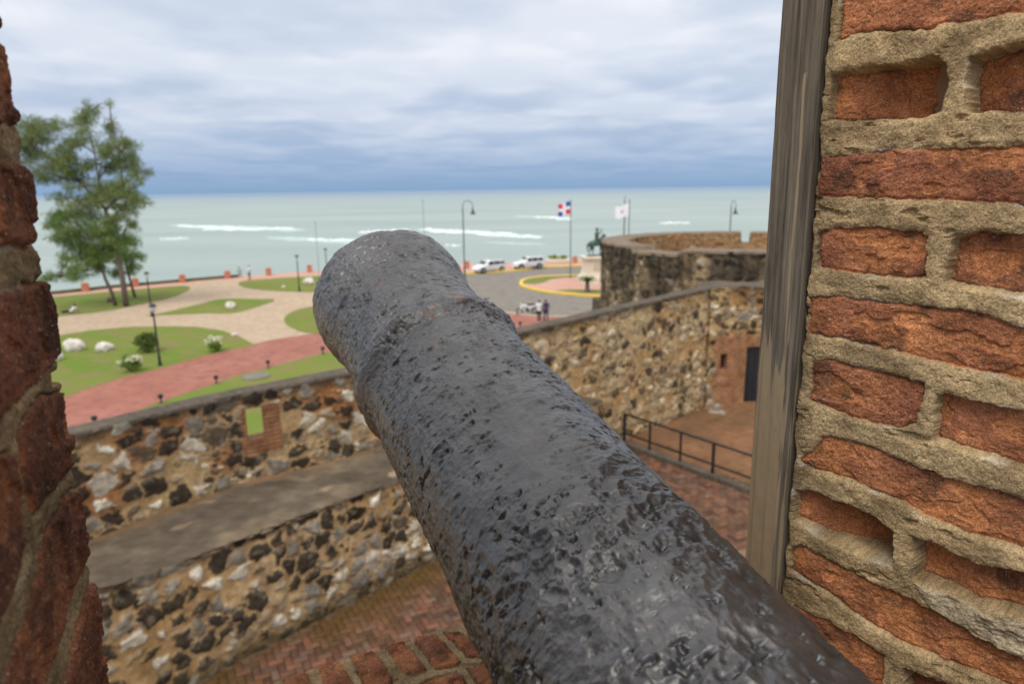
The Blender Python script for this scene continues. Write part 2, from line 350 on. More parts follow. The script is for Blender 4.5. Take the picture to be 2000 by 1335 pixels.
# ---- right jamb
a39 = rad(39); Pr = np.array([.354, .80, 0]); dur = np.array([-math.sin(a39), math.cos(a39), 0]); nr = np.array([-math.cos(a39), -math.sin(a39), 0])
def uvr(x, y):
    p = on_plane(x, y, Pr, nr); return (np.dot(p-Pr, dur), p[2])
RB = [
 ([(1640,-90),(1646,10),(1640,76),(1685,62),(1787,60),(1830,52),(2000,25),(2150,-5),(2150,-160)], .002, -.001, .45),
 ([(1616,234),(1624,148),(1665,137),(1757,122),(1833,110),(1848,127),(1850,168),(1838,219),(1807,230),(1706,235),(1640,238)], -.006, -.060, .62),
 ([(1892,115),(1910,104),(2000,82),(2150,48),(2150,232),(2000,218),(1889,219)], -.030, -.014, .45),
 ([(1604,308),(1685,298),(1757,293),(1858,288),(2000,285),(2150,284),(2150,428),(2000,400),(1884,395),(1808,390),(1706,390),(1599,385)], .004, .002, .08),
 ([(1599,460),(1629,444),(1706,441),(1802,453),(1813,463),(1810,543),(1787,548),(1706,540),(1599,522)], .001, -.004, .28),
 ([(1861,466),(1909,452),(2000,456),(2150,466),(2150,612),(2000,578),(1909,563),(1846,553)], -.014, -.010, .35),
 ([(1583,576),(1655,578),(1787,596),(1909,609),(2000,638),(2150,680),(2150,785),(2000,745),(1807,703),(1706,676),(1640,660),(1580,650)], .002, -.002, .22),
 ([(1591,701),(1619,702),(1706,721),(1802,747),(1800,772),(1790,828),(1757,836),(1685,821),(1604,790),(1583,780)], .003, .0, .28),
 ([(1828,770),(1858,770),(1930,790),(2000,803),(2150,840),(2150,965),(2000,917),(1909,887),(1818,859)], -.012, -.008, .42),
 ([(1563,894),(1588,879),(1604,849),(1685,864),(1757,894),(1858,933),(2000,976),(2150,1020),(2150,1140),(2000,1075),(1909,1050),(1807,1009),(1731,966),(1655,935),(1568,905)], .003, -.008, .40),
 ([(1553,955),(1583,955),(1645,981),(1706,1006),(1741,1035),(1745,1062),(1742,1106),(1685,1083),(1604,1047),(1550,1012)], -.006, -.062, .50),
 ([(1787,1052),(1833,1062),(1909,1103),(2000,1116),(2150,1165),(2150,1270),(2000,1203),(1909,1185),(1858,1157),(1782,1129)], -.024, -.012, .45),
 ([(1548,1068),(1568,1065),(1629,1098),(1706,1139),(1777,1170),(1823,1190),(1909,1241),(2000,1287),(2150,1360),(2150,1480),(1990,1360),(1909,1322),(1833,1287),(1757,1256),(1685,1210),(1619,1157),(1548,1113)], .002, -.010, .42),
 ([(1553,1180),(1629,1215),(1706,1261),(1726,1276),(1730,1400),(1600,1400),(1520,1300)], .001, -.004, .35),
 ([(1765,1300),(1860,1335),(2010,1410),(2000,1500),(1760,1500)], -.02, -.02, .3),
]
RBu = [([uvr(x, y) for x, y in P], da, db, og) for P, da, db, og in RB]
uu = np.linspace(-.275, .016, 460); vv = np.linspace(9.50, 10.56, 1680)
# rows above and below the photo
U, V_ = np.meshgrid(uu, vv, indexing='ij')
H, Cc = brickfield(U, V_, RBu, seed=3, mort_h=.0015)
ragged = .0035*fbm(V_*38, V_*0+2, o=4, s=5)
# white broken lime shelf low on the wall
sh = poly_sd(U, V_, [uvr(*p) for p in [(1790,1137),(1860,1165),(1920,1195),(2010,1215),(2150,1290),(2150,1385),(2000,1285),(1910,1240),(1830,1196)]])
wm = ss(.002, -.002, sh+fbm(U*70, V_*70, o=3, s=88)*.003); H = H+wm*(.001+.005*fbm(U*60, V_*60, o=4, s=80)); Cc = lerp(Cc, np.array([.55, .47, .34]), (wm*.7)[..., None])
tail = ss(.000, .012, U+ragged); H = H-tail*.024                      # rounding at the far arris
far_dark = ss(-.03, .01, U+.02*fbm(U*20, V_*20, o=3, s=66)); Cc = Cc*(1-.30*far_dark[..., None])  # wall colour gets darker towards its far edge
PV = Pr+U[..., None]*dur+H[..., None]*nr; PV[..., 2] += V_
right_wall = mesh_obj('brick_wall', PV.reshape(-1, 3), grid_faces(*U.shape)[:, ::-1].copy(), M_brickwall, None, True, Cc.reshape(-1, 3))
tag(right_wall, 'close rough brick side wall at right, thin red bricks in thick sandy lime joints', 'wall', 'brick sides of the gun opening')
def prism(name, pts, z0, z1, m, parent):
    n = len(pts); V = [(x, y, z0) for x, y in pts]+[(x, y, z1) for x, y in pts]
    F = [tuple(reversed(range(n))), tuple(range(n, 2*n))]+[(i, (i+1) % n, n+(i+1) % n, n+i) for i in range(n)]
    o = mesh_obj(name, V, F, m, None, origin=(0, 0, 0)); o.parent = parent; o.matrix_parent_inverse = Matrix.Translation(parent.location).inverted(); return o
def pl(P, du, n, u, h): q = P+du*u+n*h; return (q[0], q[1])
prism('wall_core', [pl(Pr, dur, nr, -.80, -.05), pl(Pr, dur, nr, .010, -.05), pl(Pr, dur, nr, .25, -.50), pl(Pr, dur, nr, .3, -1.0), pl(Pr, dur, nr, -.80, -.9)], 9.0, 11.3, M_core, right_wall)
# ---- left jamb
a22 = rad(22); Pl = np.array([-.347, .508, 0]); dul = np.array([-math.sin(a22), math.cos(a22), 0]); nl = np.array([math.cos(a22), math.sin(a22), 0])
def uvl(x, y):
    p = on_plane(x, y, Pl, nl); return (np.dot(p-Pl, dul), p[2])
LB = [
 ([(-60,-70),(20,-70),(22,0),(20,40),(12,48),(-60,50)], .0, .0, .1),
 ([(-60,60),(10,58),(18,90),(28,130),(34,200),(30,245),(0,240),(-60,235)], .002, .0, .25),
 ([(-60,310),(0,312),(40,318),(62,370),(78,440),(80,475),(50,482),(0,478),(-60,470)], .003, .0, .35),
 ([(-80,600),(0,575),(60,552),(90,560),(108,590),(116,650),(107,700),(80,740),(40,790),(0,830),(-80,900)], .004, .0, .15),
 ([(48,850),(60,800),(90,765),(115,765),(132,790),(144,840),(154,880),(142,920),(100,970),(70,1015),(60,980),(50,930)], .003, .0, .35),
 ([(-80,950),(0,880),(30,885),(45,930),(60,1030),(65,1080),(50,1120),(0,1230),(-80,1380)], .0, .0, .2),
 ([(130,965),(152,955),(168,990),(178,1060),(172,1095),(150,1150),(130,1240),(95,1340),(70,1440),(-20,1440),(10,1340),(60,1200),(100,1040)], .002, .0, .25),
 ([(180,1140),(190,1145),(206,1210),(209,1270),(197,1340),(185,1440),(105,1440),(130,1340),(150,1240),(165,1180)], .002, .0, .3),
 ([(205,1300),(218,1290),(232,1335),(240,1440),(200,1440)], .002, .0, .1),
]
LBu = []
for P, da, db, og in LB:
    Q = [uvl(x, y) for x, y in P]; LBu.append(([(min(u, .035) if u > .0 else u, v) for u, v in Q], da, db, og))
# bricks run on round the arris
LBu = [([(u if u < -.004 else u+.05, v) for u, v in P], a, b, c-.35) for P, a, b, c in LBu]
uu = np.concatenate([np.linspace(-.42, -.2, 90, endpoint=False), np.linspace(-.2, .14, 420)]); vv = np.linspace(9.55, 10.62, 1150)
U, V_ = np.meshgrid(uu, vv, indexing='ij')
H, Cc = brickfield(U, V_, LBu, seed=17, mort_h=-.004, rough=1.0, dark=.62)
isb = ss(-.004, .001, H)
H = H + isb*.004*ss(-.03, .02, U); Cc = Cc*lerp(1.0, .75+.5*fbm(U*9, V_*9, o=4, s=111), isb)[..., None]
rr_ = .022; ang = np.clip((U+.012)/rr_, 0, math.pi*.5)
uf = np.where(U < -.012, U, -.012+rr_*np.sin(ang)); back = np.where(U < -.012, 0, rr_*(1-np.cos(ang)))+np.where(U > -.012+rr_*math.pi/2, U+.012-rr_*math.pi/2, 0)
nd = np.cos(ang)[..., None]*nl+np.sin(ang)[..., None]*dul; nd[U < -.012] = nl
lean = .004*fbm(V_*6, V_*0, o=2, s=4)
PV = Pl+(uf+lean*ss(-.1, 0, U))[..., None]*dul-back[..., None]*nl+H[..., None]*nd; PV[..., 2] += V_
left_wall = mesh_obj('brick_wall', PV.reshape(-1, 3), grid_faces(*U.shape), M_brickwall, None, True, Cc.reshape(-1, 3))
tag(left_wall, 'worn brick side wall at the left edge, dark red rounded bricks with slanting joints', 'wall', 'brick sides of the gun opening')
prism('wall_core', [pl(Pl, dul, nl, -.408, -.02), pl(Pl, dul, nl, -.02, -.04), pl(Pl, dul, nl, -.02, -.11), pl(Pl, dul, nl, .1, -.5), pl(Pl, dul, nl, -.408, -.7)], 9.0, 11.2, M_core, left_wall)
def extra_run(P, du, n, u0, u1, v0, v1, parent, seed, dark=1.0):
    br = []; r_ = np.random.default_rng(seed); row = 0; v = v0-.04
    while v < v1+.05:
        u = u0-.25+(.11 if row % 2 else 0)
        while u < u1+.25:
            l = .235 if (row+int(u*7)) % 3 else .115
            br.append(([(u, v+r_.uniform(-.003, .003)), (u+l, v+r_.uniform(-.003, .003)), (u+l-.004, v+.047), (u+.004, v+.047)], r_.choice([.001, .0, -.006, -.012]), 0.0, r_.uniform(.1, .45))); u += l+.024
        v += .074; row += 1
    U, V_ = np.meshgrid(np.linspace(u0, u1, int((u1-u0)/.002)+2), np.linspace(v0, v1, int((v1-v0)/.002)+2), indexing='ij')
    H, Cc = brickfield(U, V_, br, seed=seed, mort_h=.0, dark=dark); PV = P+U[..., None]*du+H[..., None]*n; PV[..., 2] += V_
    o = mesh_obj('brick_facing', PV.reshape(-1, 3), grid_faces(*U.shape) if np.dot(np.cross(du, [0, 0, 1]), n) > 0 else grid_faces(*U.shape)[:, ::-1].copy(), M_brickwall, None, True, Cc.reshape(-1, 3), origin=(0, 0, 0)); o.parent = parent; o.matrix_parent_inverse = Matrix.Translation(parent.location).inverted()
extra_run(Pr, dur, nr, -.80, -.275, 9.42, 11.25, right_wall, 301)
extra_run(Pr, dur, nr, -.275, .006, 10.56, 11.25, right_wall, 302)
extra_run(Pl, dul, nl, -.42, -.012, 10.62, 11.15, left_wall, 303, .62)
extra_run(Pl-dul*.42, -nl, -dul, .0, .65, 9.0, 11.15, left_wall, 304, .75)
# ---- brick sill under the gun
SZ = 9.45
def q_(x, y): p = at(400+x/3.3333, 1000+y/3.3333, SZ); return (p[0], p[1])
SB = [([(180,1117),(440,1045),(520,1230),(150,1230)], 0, 0, .2), ([(450,1010),(655,985),(760,1230),(540,1230)], .0, .0, .3), ([(700,960),(880,925),(1050,1230),(800,1230)], .002, .002, .2),
      ([(930,920),(1095,870),(1240,1060),(1225,1117),(1180,1200),(1070,1200)], .0, .002, .35), ([(1130,840),(1290,800),(1460,1010),(1440,1040),(1300,1065)], .003, .002, .3),
      ([(1330,800),(1500,775),(1680,960),(1650,990),(1500,1015)], .002, .001, .25), ([(1540,770),(1660,755),(1860,900),(1820,935),(1710,945)], .001, .0, .2),
      ([(1290,1140),(1500,1055),(1650,1018),(1740,1130),(1290,1260)], .0, .001, .25), ([(1690,1000),(1880,950),(1990,1090),(1790,1140)], .001, .0, .2)]
SBu = [([q_(x, y) for x, y in P], a, b, c) for P, a, b, c in SB]
ax = np.array([-math.sin(rad(26)), math.cos(rad(26))]); px_ = np.array([math.cos(rad(26)), math.sin(rad(26))])
aa = np.linspace(.0, 1.032, 620); bb = np.linspace(-.34, .95, 720)
A_, B_ = np.meshgrid(aa, bb, indexing='ij'); A2 = A_+.008*fbm(B_*14, B_*0, o=4, s=2)*ss(.9, 1.03, A_)
X = A2*ax[0]+B_*px_[0]; Y = A2*ax[1]+B_*px_[1]
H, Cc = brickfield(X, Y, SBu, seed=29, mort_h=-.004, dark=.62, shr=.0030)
drop = ss(1.005, 1.032, A_)*.03; PV = np.stack([X, Y, SZ+H-drop], -1)
sill = mesh_obj('brick_sill', PV.reshape(-1, 3), grid_faces(*A_.shape), M_brickwall, None, True, Cc.reshape(-1, 3))
tag(sill, 'worn red brick ledge with sandy joints under the cannon, at bottom centre', 'ledge')
def ab(a, b): q = a*ax+b*px_; return (q[0], q[1])
prism('tower_base', [ab(-1, -1.2), ab(-1, 1.4), ab(1.02, 1.4), ab(1.02, -1.2)], 3.1, 9.41, M_core, sill)
# ---- wooden post
def wood():
    m = mat('weathered_wood', (.5, .5, .5), (.4, .4, .4)); t = m.node_tree; n = t.nodes; b = n['Principled BSDF']
    co = n.new('ShaderNodeTexCoord'); mp_ = n.new('ShaderNodeMapping'); mp_.inputs['Scale'].default_value = (150, 150, 3.5); t.links.new(co.outputs['Object'], mp_.inputs[0])
    a = n.new('ShaderNodeTexNoise'); a.inputs['Scale'].default_value = 1.3; a.inputs['Detail'].default_value = 8; a.inputs['Roughness'].default_value = .65; t.links.new(mp_.outputs[0], a.inputs[0])
    r = n.new('ShaderNodeValToRGB'); r.color_ramp.elements[0].position = .33; r.color_ramp.elements[0].color = (.055, .045, .034, 1); r.color_ramp.elements[1].position = .66; r.color_ramp.elements[1].color = (.21, .175, .13, 1); t.links.new(a.outputs[0], r.inputs[0])
    at_ = n.new('ShaderNodeAttribute'); at_.attribute_name = 'Col'
    mpb = n.new('ShaderNodeMapping'); mpb.inputs['Scale'].default_value = (230, 230, 9); t.links.new(co.outputs['Object'], mpb.inputs[0])
    s2 = n.new('ShaderNodeTexNoise'); s2.inputs['Scale'].default_value = 1.0; s2.inputs['Detail'].default_value = 4; t.links.new(mpb.outputs[0], s2.inputs[0])
    mu = n.new('ShaderNodeMath'); mu.operation = 'MULTIPLY_ADD'; t.links.new(at_.outputs['Fac'], mu.inputs[0]); mu.inputs[1].default_value = .75; 
    mu2 = n.new('ShaderNodeMath'); mu2.operation = 'SUBTRACT'; t.links.new(s2.outputs[0], mu2.inputs[0]); mu2.inputs[1].default_value = .62; t.links.new(mu2.outputs[0], mu.inputs[2])
    mr = n.new('ShaderNodeMapRange'); mr.inputs[1].default_value = .0; mr.inputs[2].default_value = .10; t.links.new(mu.outputs[0], mr.inputs[0])
    x = n.new('ShaderNodeMixRGB'); x.inputs[2].default_value = (.31, .235, .145, 1); t.links.new(mr.outputs[0], x.inputs[0]); t.links.new(r.outputs[0], x.inputs[1]); t.links.new(x.outputs[0], b.inputs['Base Color'])
    bp = n.new('ShaderNodeBump'); bp.inputs['Strength'].default_value = .8; bp.inputs['Distance'].default_value = .0015; t.links.new(a.outputs[0], bp.inputs['Height']); t.links.new(bp.outputs[0], b.inputs['Normal'])
    b.inputs['Roughness'].default_value = .85; b.inputs['Specular IOR Level'].default_value = .25; return m
M_wood = wood()
pp = Pr+dur*.0315+nr*(-.002)
zz_ = np.linspace(9.60, 11.1, 420); us = np.linspace(-.0255, .0245, 12)
sect = [(-.0275, -.04)]+[(u, .012+(.0035 if -.02 < u < .018 else 0)-.0015*(u > .0)) for u in us]+[(.0275, -.04)]
V = []; cols = []
for z in zz_:
    wob = .0012*fbm(np.array([z*7.]), np.array([1.]), o=3)[0]
    for k, (u, h) in enumerate(sect):
        q = pp+dur*(u+wob)+nr*(h+.0010*fbm(np.array([z*30.]), np.array([k*3.]), o=3, s=k)[0]*(0 < k < 13)); V.append((q[0], q[1], z))
        # u grows away from the camera: the left edge of the post in the photo is its far side
        st_ = math.exp(-((u+.012+.0015*math.sin(z*9))/.0028)**2)*(.55+.45*float(fbm(np.array([z*5.]), np.array([4.]), o=3)[0])) if z < 10.32 else 0
        low = 1.5*ss(10.06, 9.86, z+.05*float(fbm(np.array([u*260.]), np.array([z*2.]), o=3, s=9)[0]))*(1 if -.012 < u < .0235 else .15)
        cols.append([float(min(1, max(st_*.62, low*.60)))]*3)
n = len(sect); F = []
for i in range(len(zz_)-1):
    for k in range(n-1): F.append((i*n+k+1, i*n+k, (i+1)*n+k, (i+1)*n+k+1))
    F.append((i*n, i*n+n-1, (i+1)*n+n-1, (i+1)*n))
F.append(tuple(range(n))); F.append(tuple(range((len(zz_)-1)*n+n-1, (len(zz_)-1)*n-1, -1)))
post = mesh_obj('wooden_post', V, F, M_wood, None, False, np.array(cols))
tag(post, 'weathered grey upright timber post set against the outer edge of the right brick wall', 'post')
# ================================================================== cannon
dC = ray(300, -70); dC /= np.linalg.norm(dC); Mz = CP+ray(762, 575)*1.33
aC = np.cross(dC, [0, 0, 1]); aC /= np.linalg.norm(aC); bC = np.cross(aC, dC); Mz = Mz-aC*.008
prof = [(-.004, .070), (-.006, .085), (-.004, .105), (-.001, .124), (.012, .1375), (.030, .1440), (.050, .1450), (.08, .1415), (.11, .1355), (.15, .1290), (.2, .1255), (.25, .1262), (.285, .1258), (.304, .1262), (.315, .1345), (.329, .1388), (.344, .1382), (.357, .1310), (.370, .1256), (.40, .1262), (.5, .128), (.6, .129), (.7, .130), (.8, .1318), (.9, .1338), (1.2, .142), (1.5, .152), (1.56, .160), (1.6, .172), (1.68, .172), (1.72, .165), (2.2, .178), (2.26, .195), (2.33, .195), (2.37, .17), (2.42, .10), (2.45, .055), (2.50, .05), (2.54, .075), (2.60, .085), (2.66, .07), (2.68, .02)]
tp = np.array([p[0] for p in prof]); rp = np.array([p[1] for p in prof]); par = np.arange(len(prof))
sv = np.concatenate([np.linspace(0, 4, 36, endpoint=False), np.interp(np.arange(.012, 1.13, .00125), tp[4:], par[4:]), np.linspace(np.interp(1.1305, tp, par), len(prof)-1, 150)])
T = np.interp(sv, par, tp); Rr = np.interp(sv, par, rp)
ker = np.hanning(13); ker /= ker.sum(); m_ = (T > .03) & (T < 1.12); Rs = np.convolve(np.pad(Rr, 6, 'edge'), ker, 'valid'); Rr = np.where(m_, Rs, Rr)
NT = 720; th = np.linspace(0, 2*math.pi, NT, endpoint=False)
Tg, Th = np.meshgrid(T, th, indexing='ij'); Rg = np.repeat(Rr[:, None], NT, 1)
dx_, dy_ = np.cos(Th), np.sin(Th)          # dy_ = +1 on top
nx, ny, nz = dx_*.135, dy_*.135, Tg
ridge = lambda sc_, s: 1-2*np.abs(fbm(nx*sc_, ny*sc_, nz*sc_, o=2, s=s, g=.45))*1.6
wx = nx+.004*fbm(nx*50, ny*50, nz*50, o=2, s=1); wz = nz+.005*fbm(nx*50, ny*50, nz*50, o=2, s=2)
def rdg(f, s): return np.abs(vn(wx*f, ny*f, wz*f, s=s)) + .5*np.abs(vn(wx*f*2.1+5, ny*f*2.1, wz*f*2.1, s=s+1))+.22*np.abs(vn(wx*f*4.3+5, ny*f*4.3, wz*f*4.3, s=s+2))
pit_big = rdg(46, 51); pit_fine = rdg(120, 61)
zone = ss(.45, .80, Tg+.10*fbm(nx*9, ny*9, nz*9, o=3, s=9)+.03*dy_)       # coarser pitting towards the breech
smooth = ss(-.12, .30, fbm(nx*7+3, ny*7, nz*7, o=3, s=19))*(.55+.45*ss(.2, .5, Tg))*ss(1.0, .75, Tg)+.0
lowf = fbm(nx*16, ny*16, nz*16, o=3, s=77)
wrk = fbm(nx*75, ny*75, nz*190, o=4, s=33, g=.65)                          # scale-like wrinkles round the barrel
AR = ((Th+math.pi/2) % (2*math.pi))*.135
def pits(f, s, rmin, rmax, warp=.35, dens=1.0):
    u = (AR+warp/f*fbm(nx*f*.7, ny*f*.7, nz*f*.7, o=2, s=s))*f; v = (Tg+warp/f*fbm(nx*f*.7+9, ny*f*.7, nz*f*.7, o=2, s=s+1))*f; iu, iv = np.floor(u), np.floor(v); z0 = np.zeros_like(u); out = np.zeros_like(u)
    for a in (-1, 0, 1):
        for b_ in (-1, 0, 1):
            cu, cv = iu+a, iv+b_; du_ = u-(cu+.1+.8*_h(cu, cv, z0, s+2)); dv_ = v-(cv+.1+.8*_h(cu, cv, z0, s+3)); r_ = rmin+(rmax-rmin)*_h(cu, cv, z0, s+4)**1.6
            d2 = (du_*du_+dv_*dv_)/(r_*r_); on_ = _h(cu, cv, z0, s+5) < dens; out = np.maximum(out, np.where((d2 < 1) & on_, (1-d2)**.8*r_, 0))
    return out
pA = pits(48, 201, .35, .85); pB = pits(105, 211, .3, .8, .3); pC = pits(70, 221, .15, .62, .4, .30); pD = pits(24, 231, .15, .5, .5, .35)
rg_ = ss(-.25, .25, fbm(nx*12+5, ny*12, nz*12, o=3, s=241))
pit_big = .5*pA+.35*pB
Hc = lowf*.0038 - (pA*.0062+pB*.0026)*zone*(.35+.65*rg_)*(1-.35*smooth) - pC*.0046*(1-.4*smooth)*(1-.75*zone) - pD*.0050*(1-.7*zone) - pB*.0012*(1-zone) - pit_fine*.0016*(1-.7*smooth)*(1-.6*zone) + wrk*.0015*(1-.5*smooth)*(1-.5*zone)
Hc -= (.0026+.0022*zone)*ss(.28, .6, fbm(nx*62, ny*62, nz*150, o=3, s=37))*(1-.7*smooth)
Hc += fbm(nx*420, ny*420, nz*420, o=2, s=14)*.00032
ringm = ss(.025, .0, np.abs(Tg-.338)); Hc += ringm*.0035*fbm(nx*30, ny*30, nz*30, o=4, s=64)
fade = np.where(Tg < .004, .35, 1.0); Rg = Rg+Hc*fade
PV = Mz-dC*Tg[..., None]+aC*(dx_*Rg)[..., None]+bC*(dy_*Rg)[..., None]
rust = ss(.16, .40, fbm(nx*24, ny*24, nz*24, o=5, s=5, g=.6))*ss(.25, -.75, dy_+.35*dx_*-1)*.9+.5*ss(.50, .66, fbm(nx*60+4, ny*60, nz*60, o=3, s=7))*ss(.9, .2, Tg)
brn = ss(.0, -.8, dy_)[..., None]
Cc = lerp(np.array([.082, .079, .077])*np.ones(Tg.shape+(1,)), np.array([.090, .065, .045]), brn)
Cc = lerp(Cc, np.array([.26, .12, .055]), np.clip(rust, 0, 1)[..., None]*.8)
Cc = Cc*(1-.6*np.clip(1.6*pC*(1-.7*zone)+1.2*pD*(1-.7*zone)+.8*pA*zone*rg_, 0, 1)[..., None])  # pits darkened in the colour to deepen their shade
Cc = Cc*(1+.5*ss(.0, .45, fbm(nx*10+7, ny*10, nz*10, o=4, s=29))[..., None])
nu, nv = Tg.shape; i = np.arange(nu-1)[:, None]*nv; j = np.arange(nv)[None]; j2 = (j+1) % nv
Fc = np.stack([i+j, i+nv+j, i+nv+j2, i+j2], -1).reshape(-1, 4)
cannon = empty('cannon', Mz-dC*1.2-np.array([0, 0, .15]))
Vl = PV.reshape(-1, 3)-np.array(cannon.location)
barrel = mesh_obj('barrel', Vl, Fc[:, ::-1].copy(), M_iron, cannon, True, Cc.reshape(-1, 3))
tag(cannon, 'huge pitted black iron cannon barrel pointing out over the park towards the sea', 'cannon')
# bore
b = MB(); loc = np.array(cannon.location); pts = [Mz+dC*.0058-loc, Mz-dC*.01-loc, Mz-dC*.4-loc]
b.tube([tuple(p) for p in pts], [.071, .066, .066], 40, caps=False); bo = b.build('bore', M_hole, cannon, True)
b = MB(); ce = Mz-dC*1.5-loc
b.tube([tuple(ce-aC*.30), tuple(ce-aC*.14)], .055, 24); b.build('trunnion', M_iron, cannon, True, col=np.full((len(b.V), 3), .03))
b = MB(); b.tube([tuple(ce+aC*.14), tuple(ce+aC*.30)], .055, 24); b.build('trunnion', M_iron, cannon, True, col=np.full((len(b.V), 3), .03))
# ================================================================== fort masonry
def rubble(S, Z, cw, ch, seed, pal, bulge=.05, gap=.10, mort=((.46, .285, .125), (.40, .20, .075)), skip=.12, small=True):
    H, C, m1 = rubble1(S, Z, cw, ch, seed, pal, bulge, gap, mort, skip)
    if not small: return H, C, m1
    pal2 = [(.22, DK), (.16, BR), (.24, GR), (.24, TN), (.14, WH)]
    H2, C2, m2 = rubble1(S, Z, cw*.42, ch*.42, seed+500, pal2, bulge*.5, .12, mort, .35)
    k = (1-m1)*m2*ss(.02, .3, fbm(S*1.3, Z*1.3, o=2, s=seed+90)+.25)
    return lerp(H, H2, k), lerp(C, C2, k[..., None]), np.maximum(m1, k)
def rubble1(S, Z, cw, ch, seed, pal, bulge=.05, gap=.10, mort=((.46, .285, .125), (.40, .20, .075)), skip=.12):
    wS = S/cw+.42*fbm(S*1.3/cw, Z*1.3/cw, o=4, s=seed+1, g=.6); wZ = Z/ch+.42*fbm(S*1.3/cw+7, Z*1.3/cw, o=4, s=seed+2, g=.6)
    iS, iZ = np.floor(wS), np.floor(wZ); f1 = np.full(S.shape, 9.); f2 = f1.copy(); id_ = np.zeros(S.shape); z0 = np.zeros_like(S)
    for a in (-1, 0, 1):
        for b_ in (-1, 0, 1):
            cx_, cz_ = iS+a, iZ+b_; jx = cx_+.15+.7*_h(cx_, cz_, z0, seed+3); jz = cz_+.15+.7*_h(cx_, cz_, z0, seed+4)
            d = np.hypot(wS-jx, wZ-jz)+.0; hid = _h(cx_, cz_, z0, seed+5)
            n1 = d < f1; f2 = np.where(n1, f1, np.minimum(f2, d)); id_ = np.where(n1, hid, id_); f1 = np.minimum(f1, d)
    e = f2-f1; rnd = (id_*977.13) % 1; g = gap+.38*rnd**1.5
    on = (((id_*311.7) % 1) > skip)
    msk = ss(g, g+.09, e+.05*fbm(S*9, Z*9, o=3, s=seed+7))*on
    H = msk*(bulge*(.4+.6*rnd)*np.sqrt(np.clip(e-g, 0, 1)+.05)*1.6)+fbm(S*8, Z*8, o=4, s=seed+8)*.014+fbm(S*2, Z*2, o=2, s=seed+9)*.02
    C = lerp(np.array(mort[0])*np.ones(S.shape+(1,)), np.array(mort[1]), ss(-.25, .4, fbm(S*.9, Z*1.3, o=4, s=seed+10))[..., None])
    cs = np.zeros(S.shape+(3,)); acc = 0
    sel = (id_*53.77) % 1
    for wgt, c in pal:
        mk = (sel >= acc) & (sel < acc+wgt); cs[mk] = c; acc += wgt
    cs = cs*(1+.35*(rnd-.5)[..., None])
    mott = ss(.0, .5, fbm(S*6, Z*6, o=4, s=seed+11, g=.65)); cs = lerp(cs, np.array([.09, .075, .055])+cs*.15, (mott*.45)[..., None]); lt_ = ss(.18, .5, fbm(S*8+4, Z*8, o=4, s=seed+19)); cs = lerp(cs, np.array([.46, .40, .30]), (lt_*.30)[..., None])
    C = lerp(C, cs, (msk*.94)[..., None]); C = C*(1+.35*fbm(S*14, Z*14, o=3, s=seed+12)[..., None])
    return H, np.clip(C, .012, .85), msk
DK, GR, WH, TN, BR = (.040, .035, .028), (.32, .29, .24), (.78, .70, .56), (.38, .28, .17), (.15, .11, .075)
class Path:
    def __init__(s, pts):
        s.p = np.array(pts, float); d = np.diff(s.p, axis=0); s.s = np.concatenate([[0], np.cumsum(np.hypot(*d.T))])
        t = np.gradient(s.p, s.s, axis=0); t /= np.hypot(*t.T)[:, None]; s.t = t
    def pos(s, q): return np.stack([np.interp(q, s.s, s.p[:, 0]), np.interp(q, s.s, s.p[:, 1])], -1)
    def nor(s, q):
        tx, ty = np.interp(q, s.s, s.t[:, 0]), np.interp(q, s.s, s.t[:, 1]); l = np.hypot(tx, ty); return np.stack([ty/l, -tx/l], -1)
TZ = 3.1
top_px = [(-420, 985, 6.55), (-100, 905, 6.6), (147, 845, 6.6), (243, 822, 6.6), (433, 775, 6.63), (671, 729, 6.7), (850, 688, 6.8), (1011, 648, 6.9), (1059, 638, 6.93), (1170, 612, 7.0), (1318, 578, 7.08), (1404, 559, 7.12)]
tpts = [at(x, y, z) for x, y, z in top_px]
# smooth plan
path = Path([(p[0], p[1]) for p in tpts]); TZs = [p[2] for p in tpts]
q = np.linspace(0, path.s[-1], 60); pp_ = path.pos(q); kk = np.hanning(9); kk /= kk.sum()
pp_s = np.stack([np.convolve(np.pad(pp_[:, c], 4, 'reflect', reflect_type='odd'), kk, 'valid') for c in (0, 1)], -1); zq = np.interp(q, path.s, TZs)
path = Path(pp_s)
def wall_strip(name, path, ztop, z0, m, s0, s1, res, seed, palf, parent=None, hole=None, bulge=.05, cw=.42, ch=.30, off=0.0, tint=None, gap=.10):
    ns = int((s1-s0)/res); nz_ = int((ztop(np.array([s0, s1])).max()-z0)/res)+1
    s_ = np.linspace(s0, s1, ns); k = np.linspace(0, 1, nz_); S, K = np.meshgrid(s_, k, indexing='ij'); Z = z0+K*(ztop(S)-z0)
    H, C, msk = palf(S, Z, seed)
    if tint is not None: H, C = tint(S, Z, H, C)
    P = path.pos(S); nn = path.nor(S)
    V = np.concatenate([P+nn*(H+off)[..., None], Z[..., None]], -1)
    F = grid_faces(ns, nz_)
    if hole is not None:
        cs = (S[:-1, :-1]+S[1:, 1:])/2; cz = (Z[:-1, :-1]+Z[1:, 1:])/2; F = F[~hole(cs, cz).reshape(-1)]
    return mesh_obj(name, V.reshape(-1, 3), F, m, parent, True, C.reshape(-1, 3), origin=(0, 0, 0) if parent is None else None)
ztop = lambda s: np.interp(s, path.s, zq)
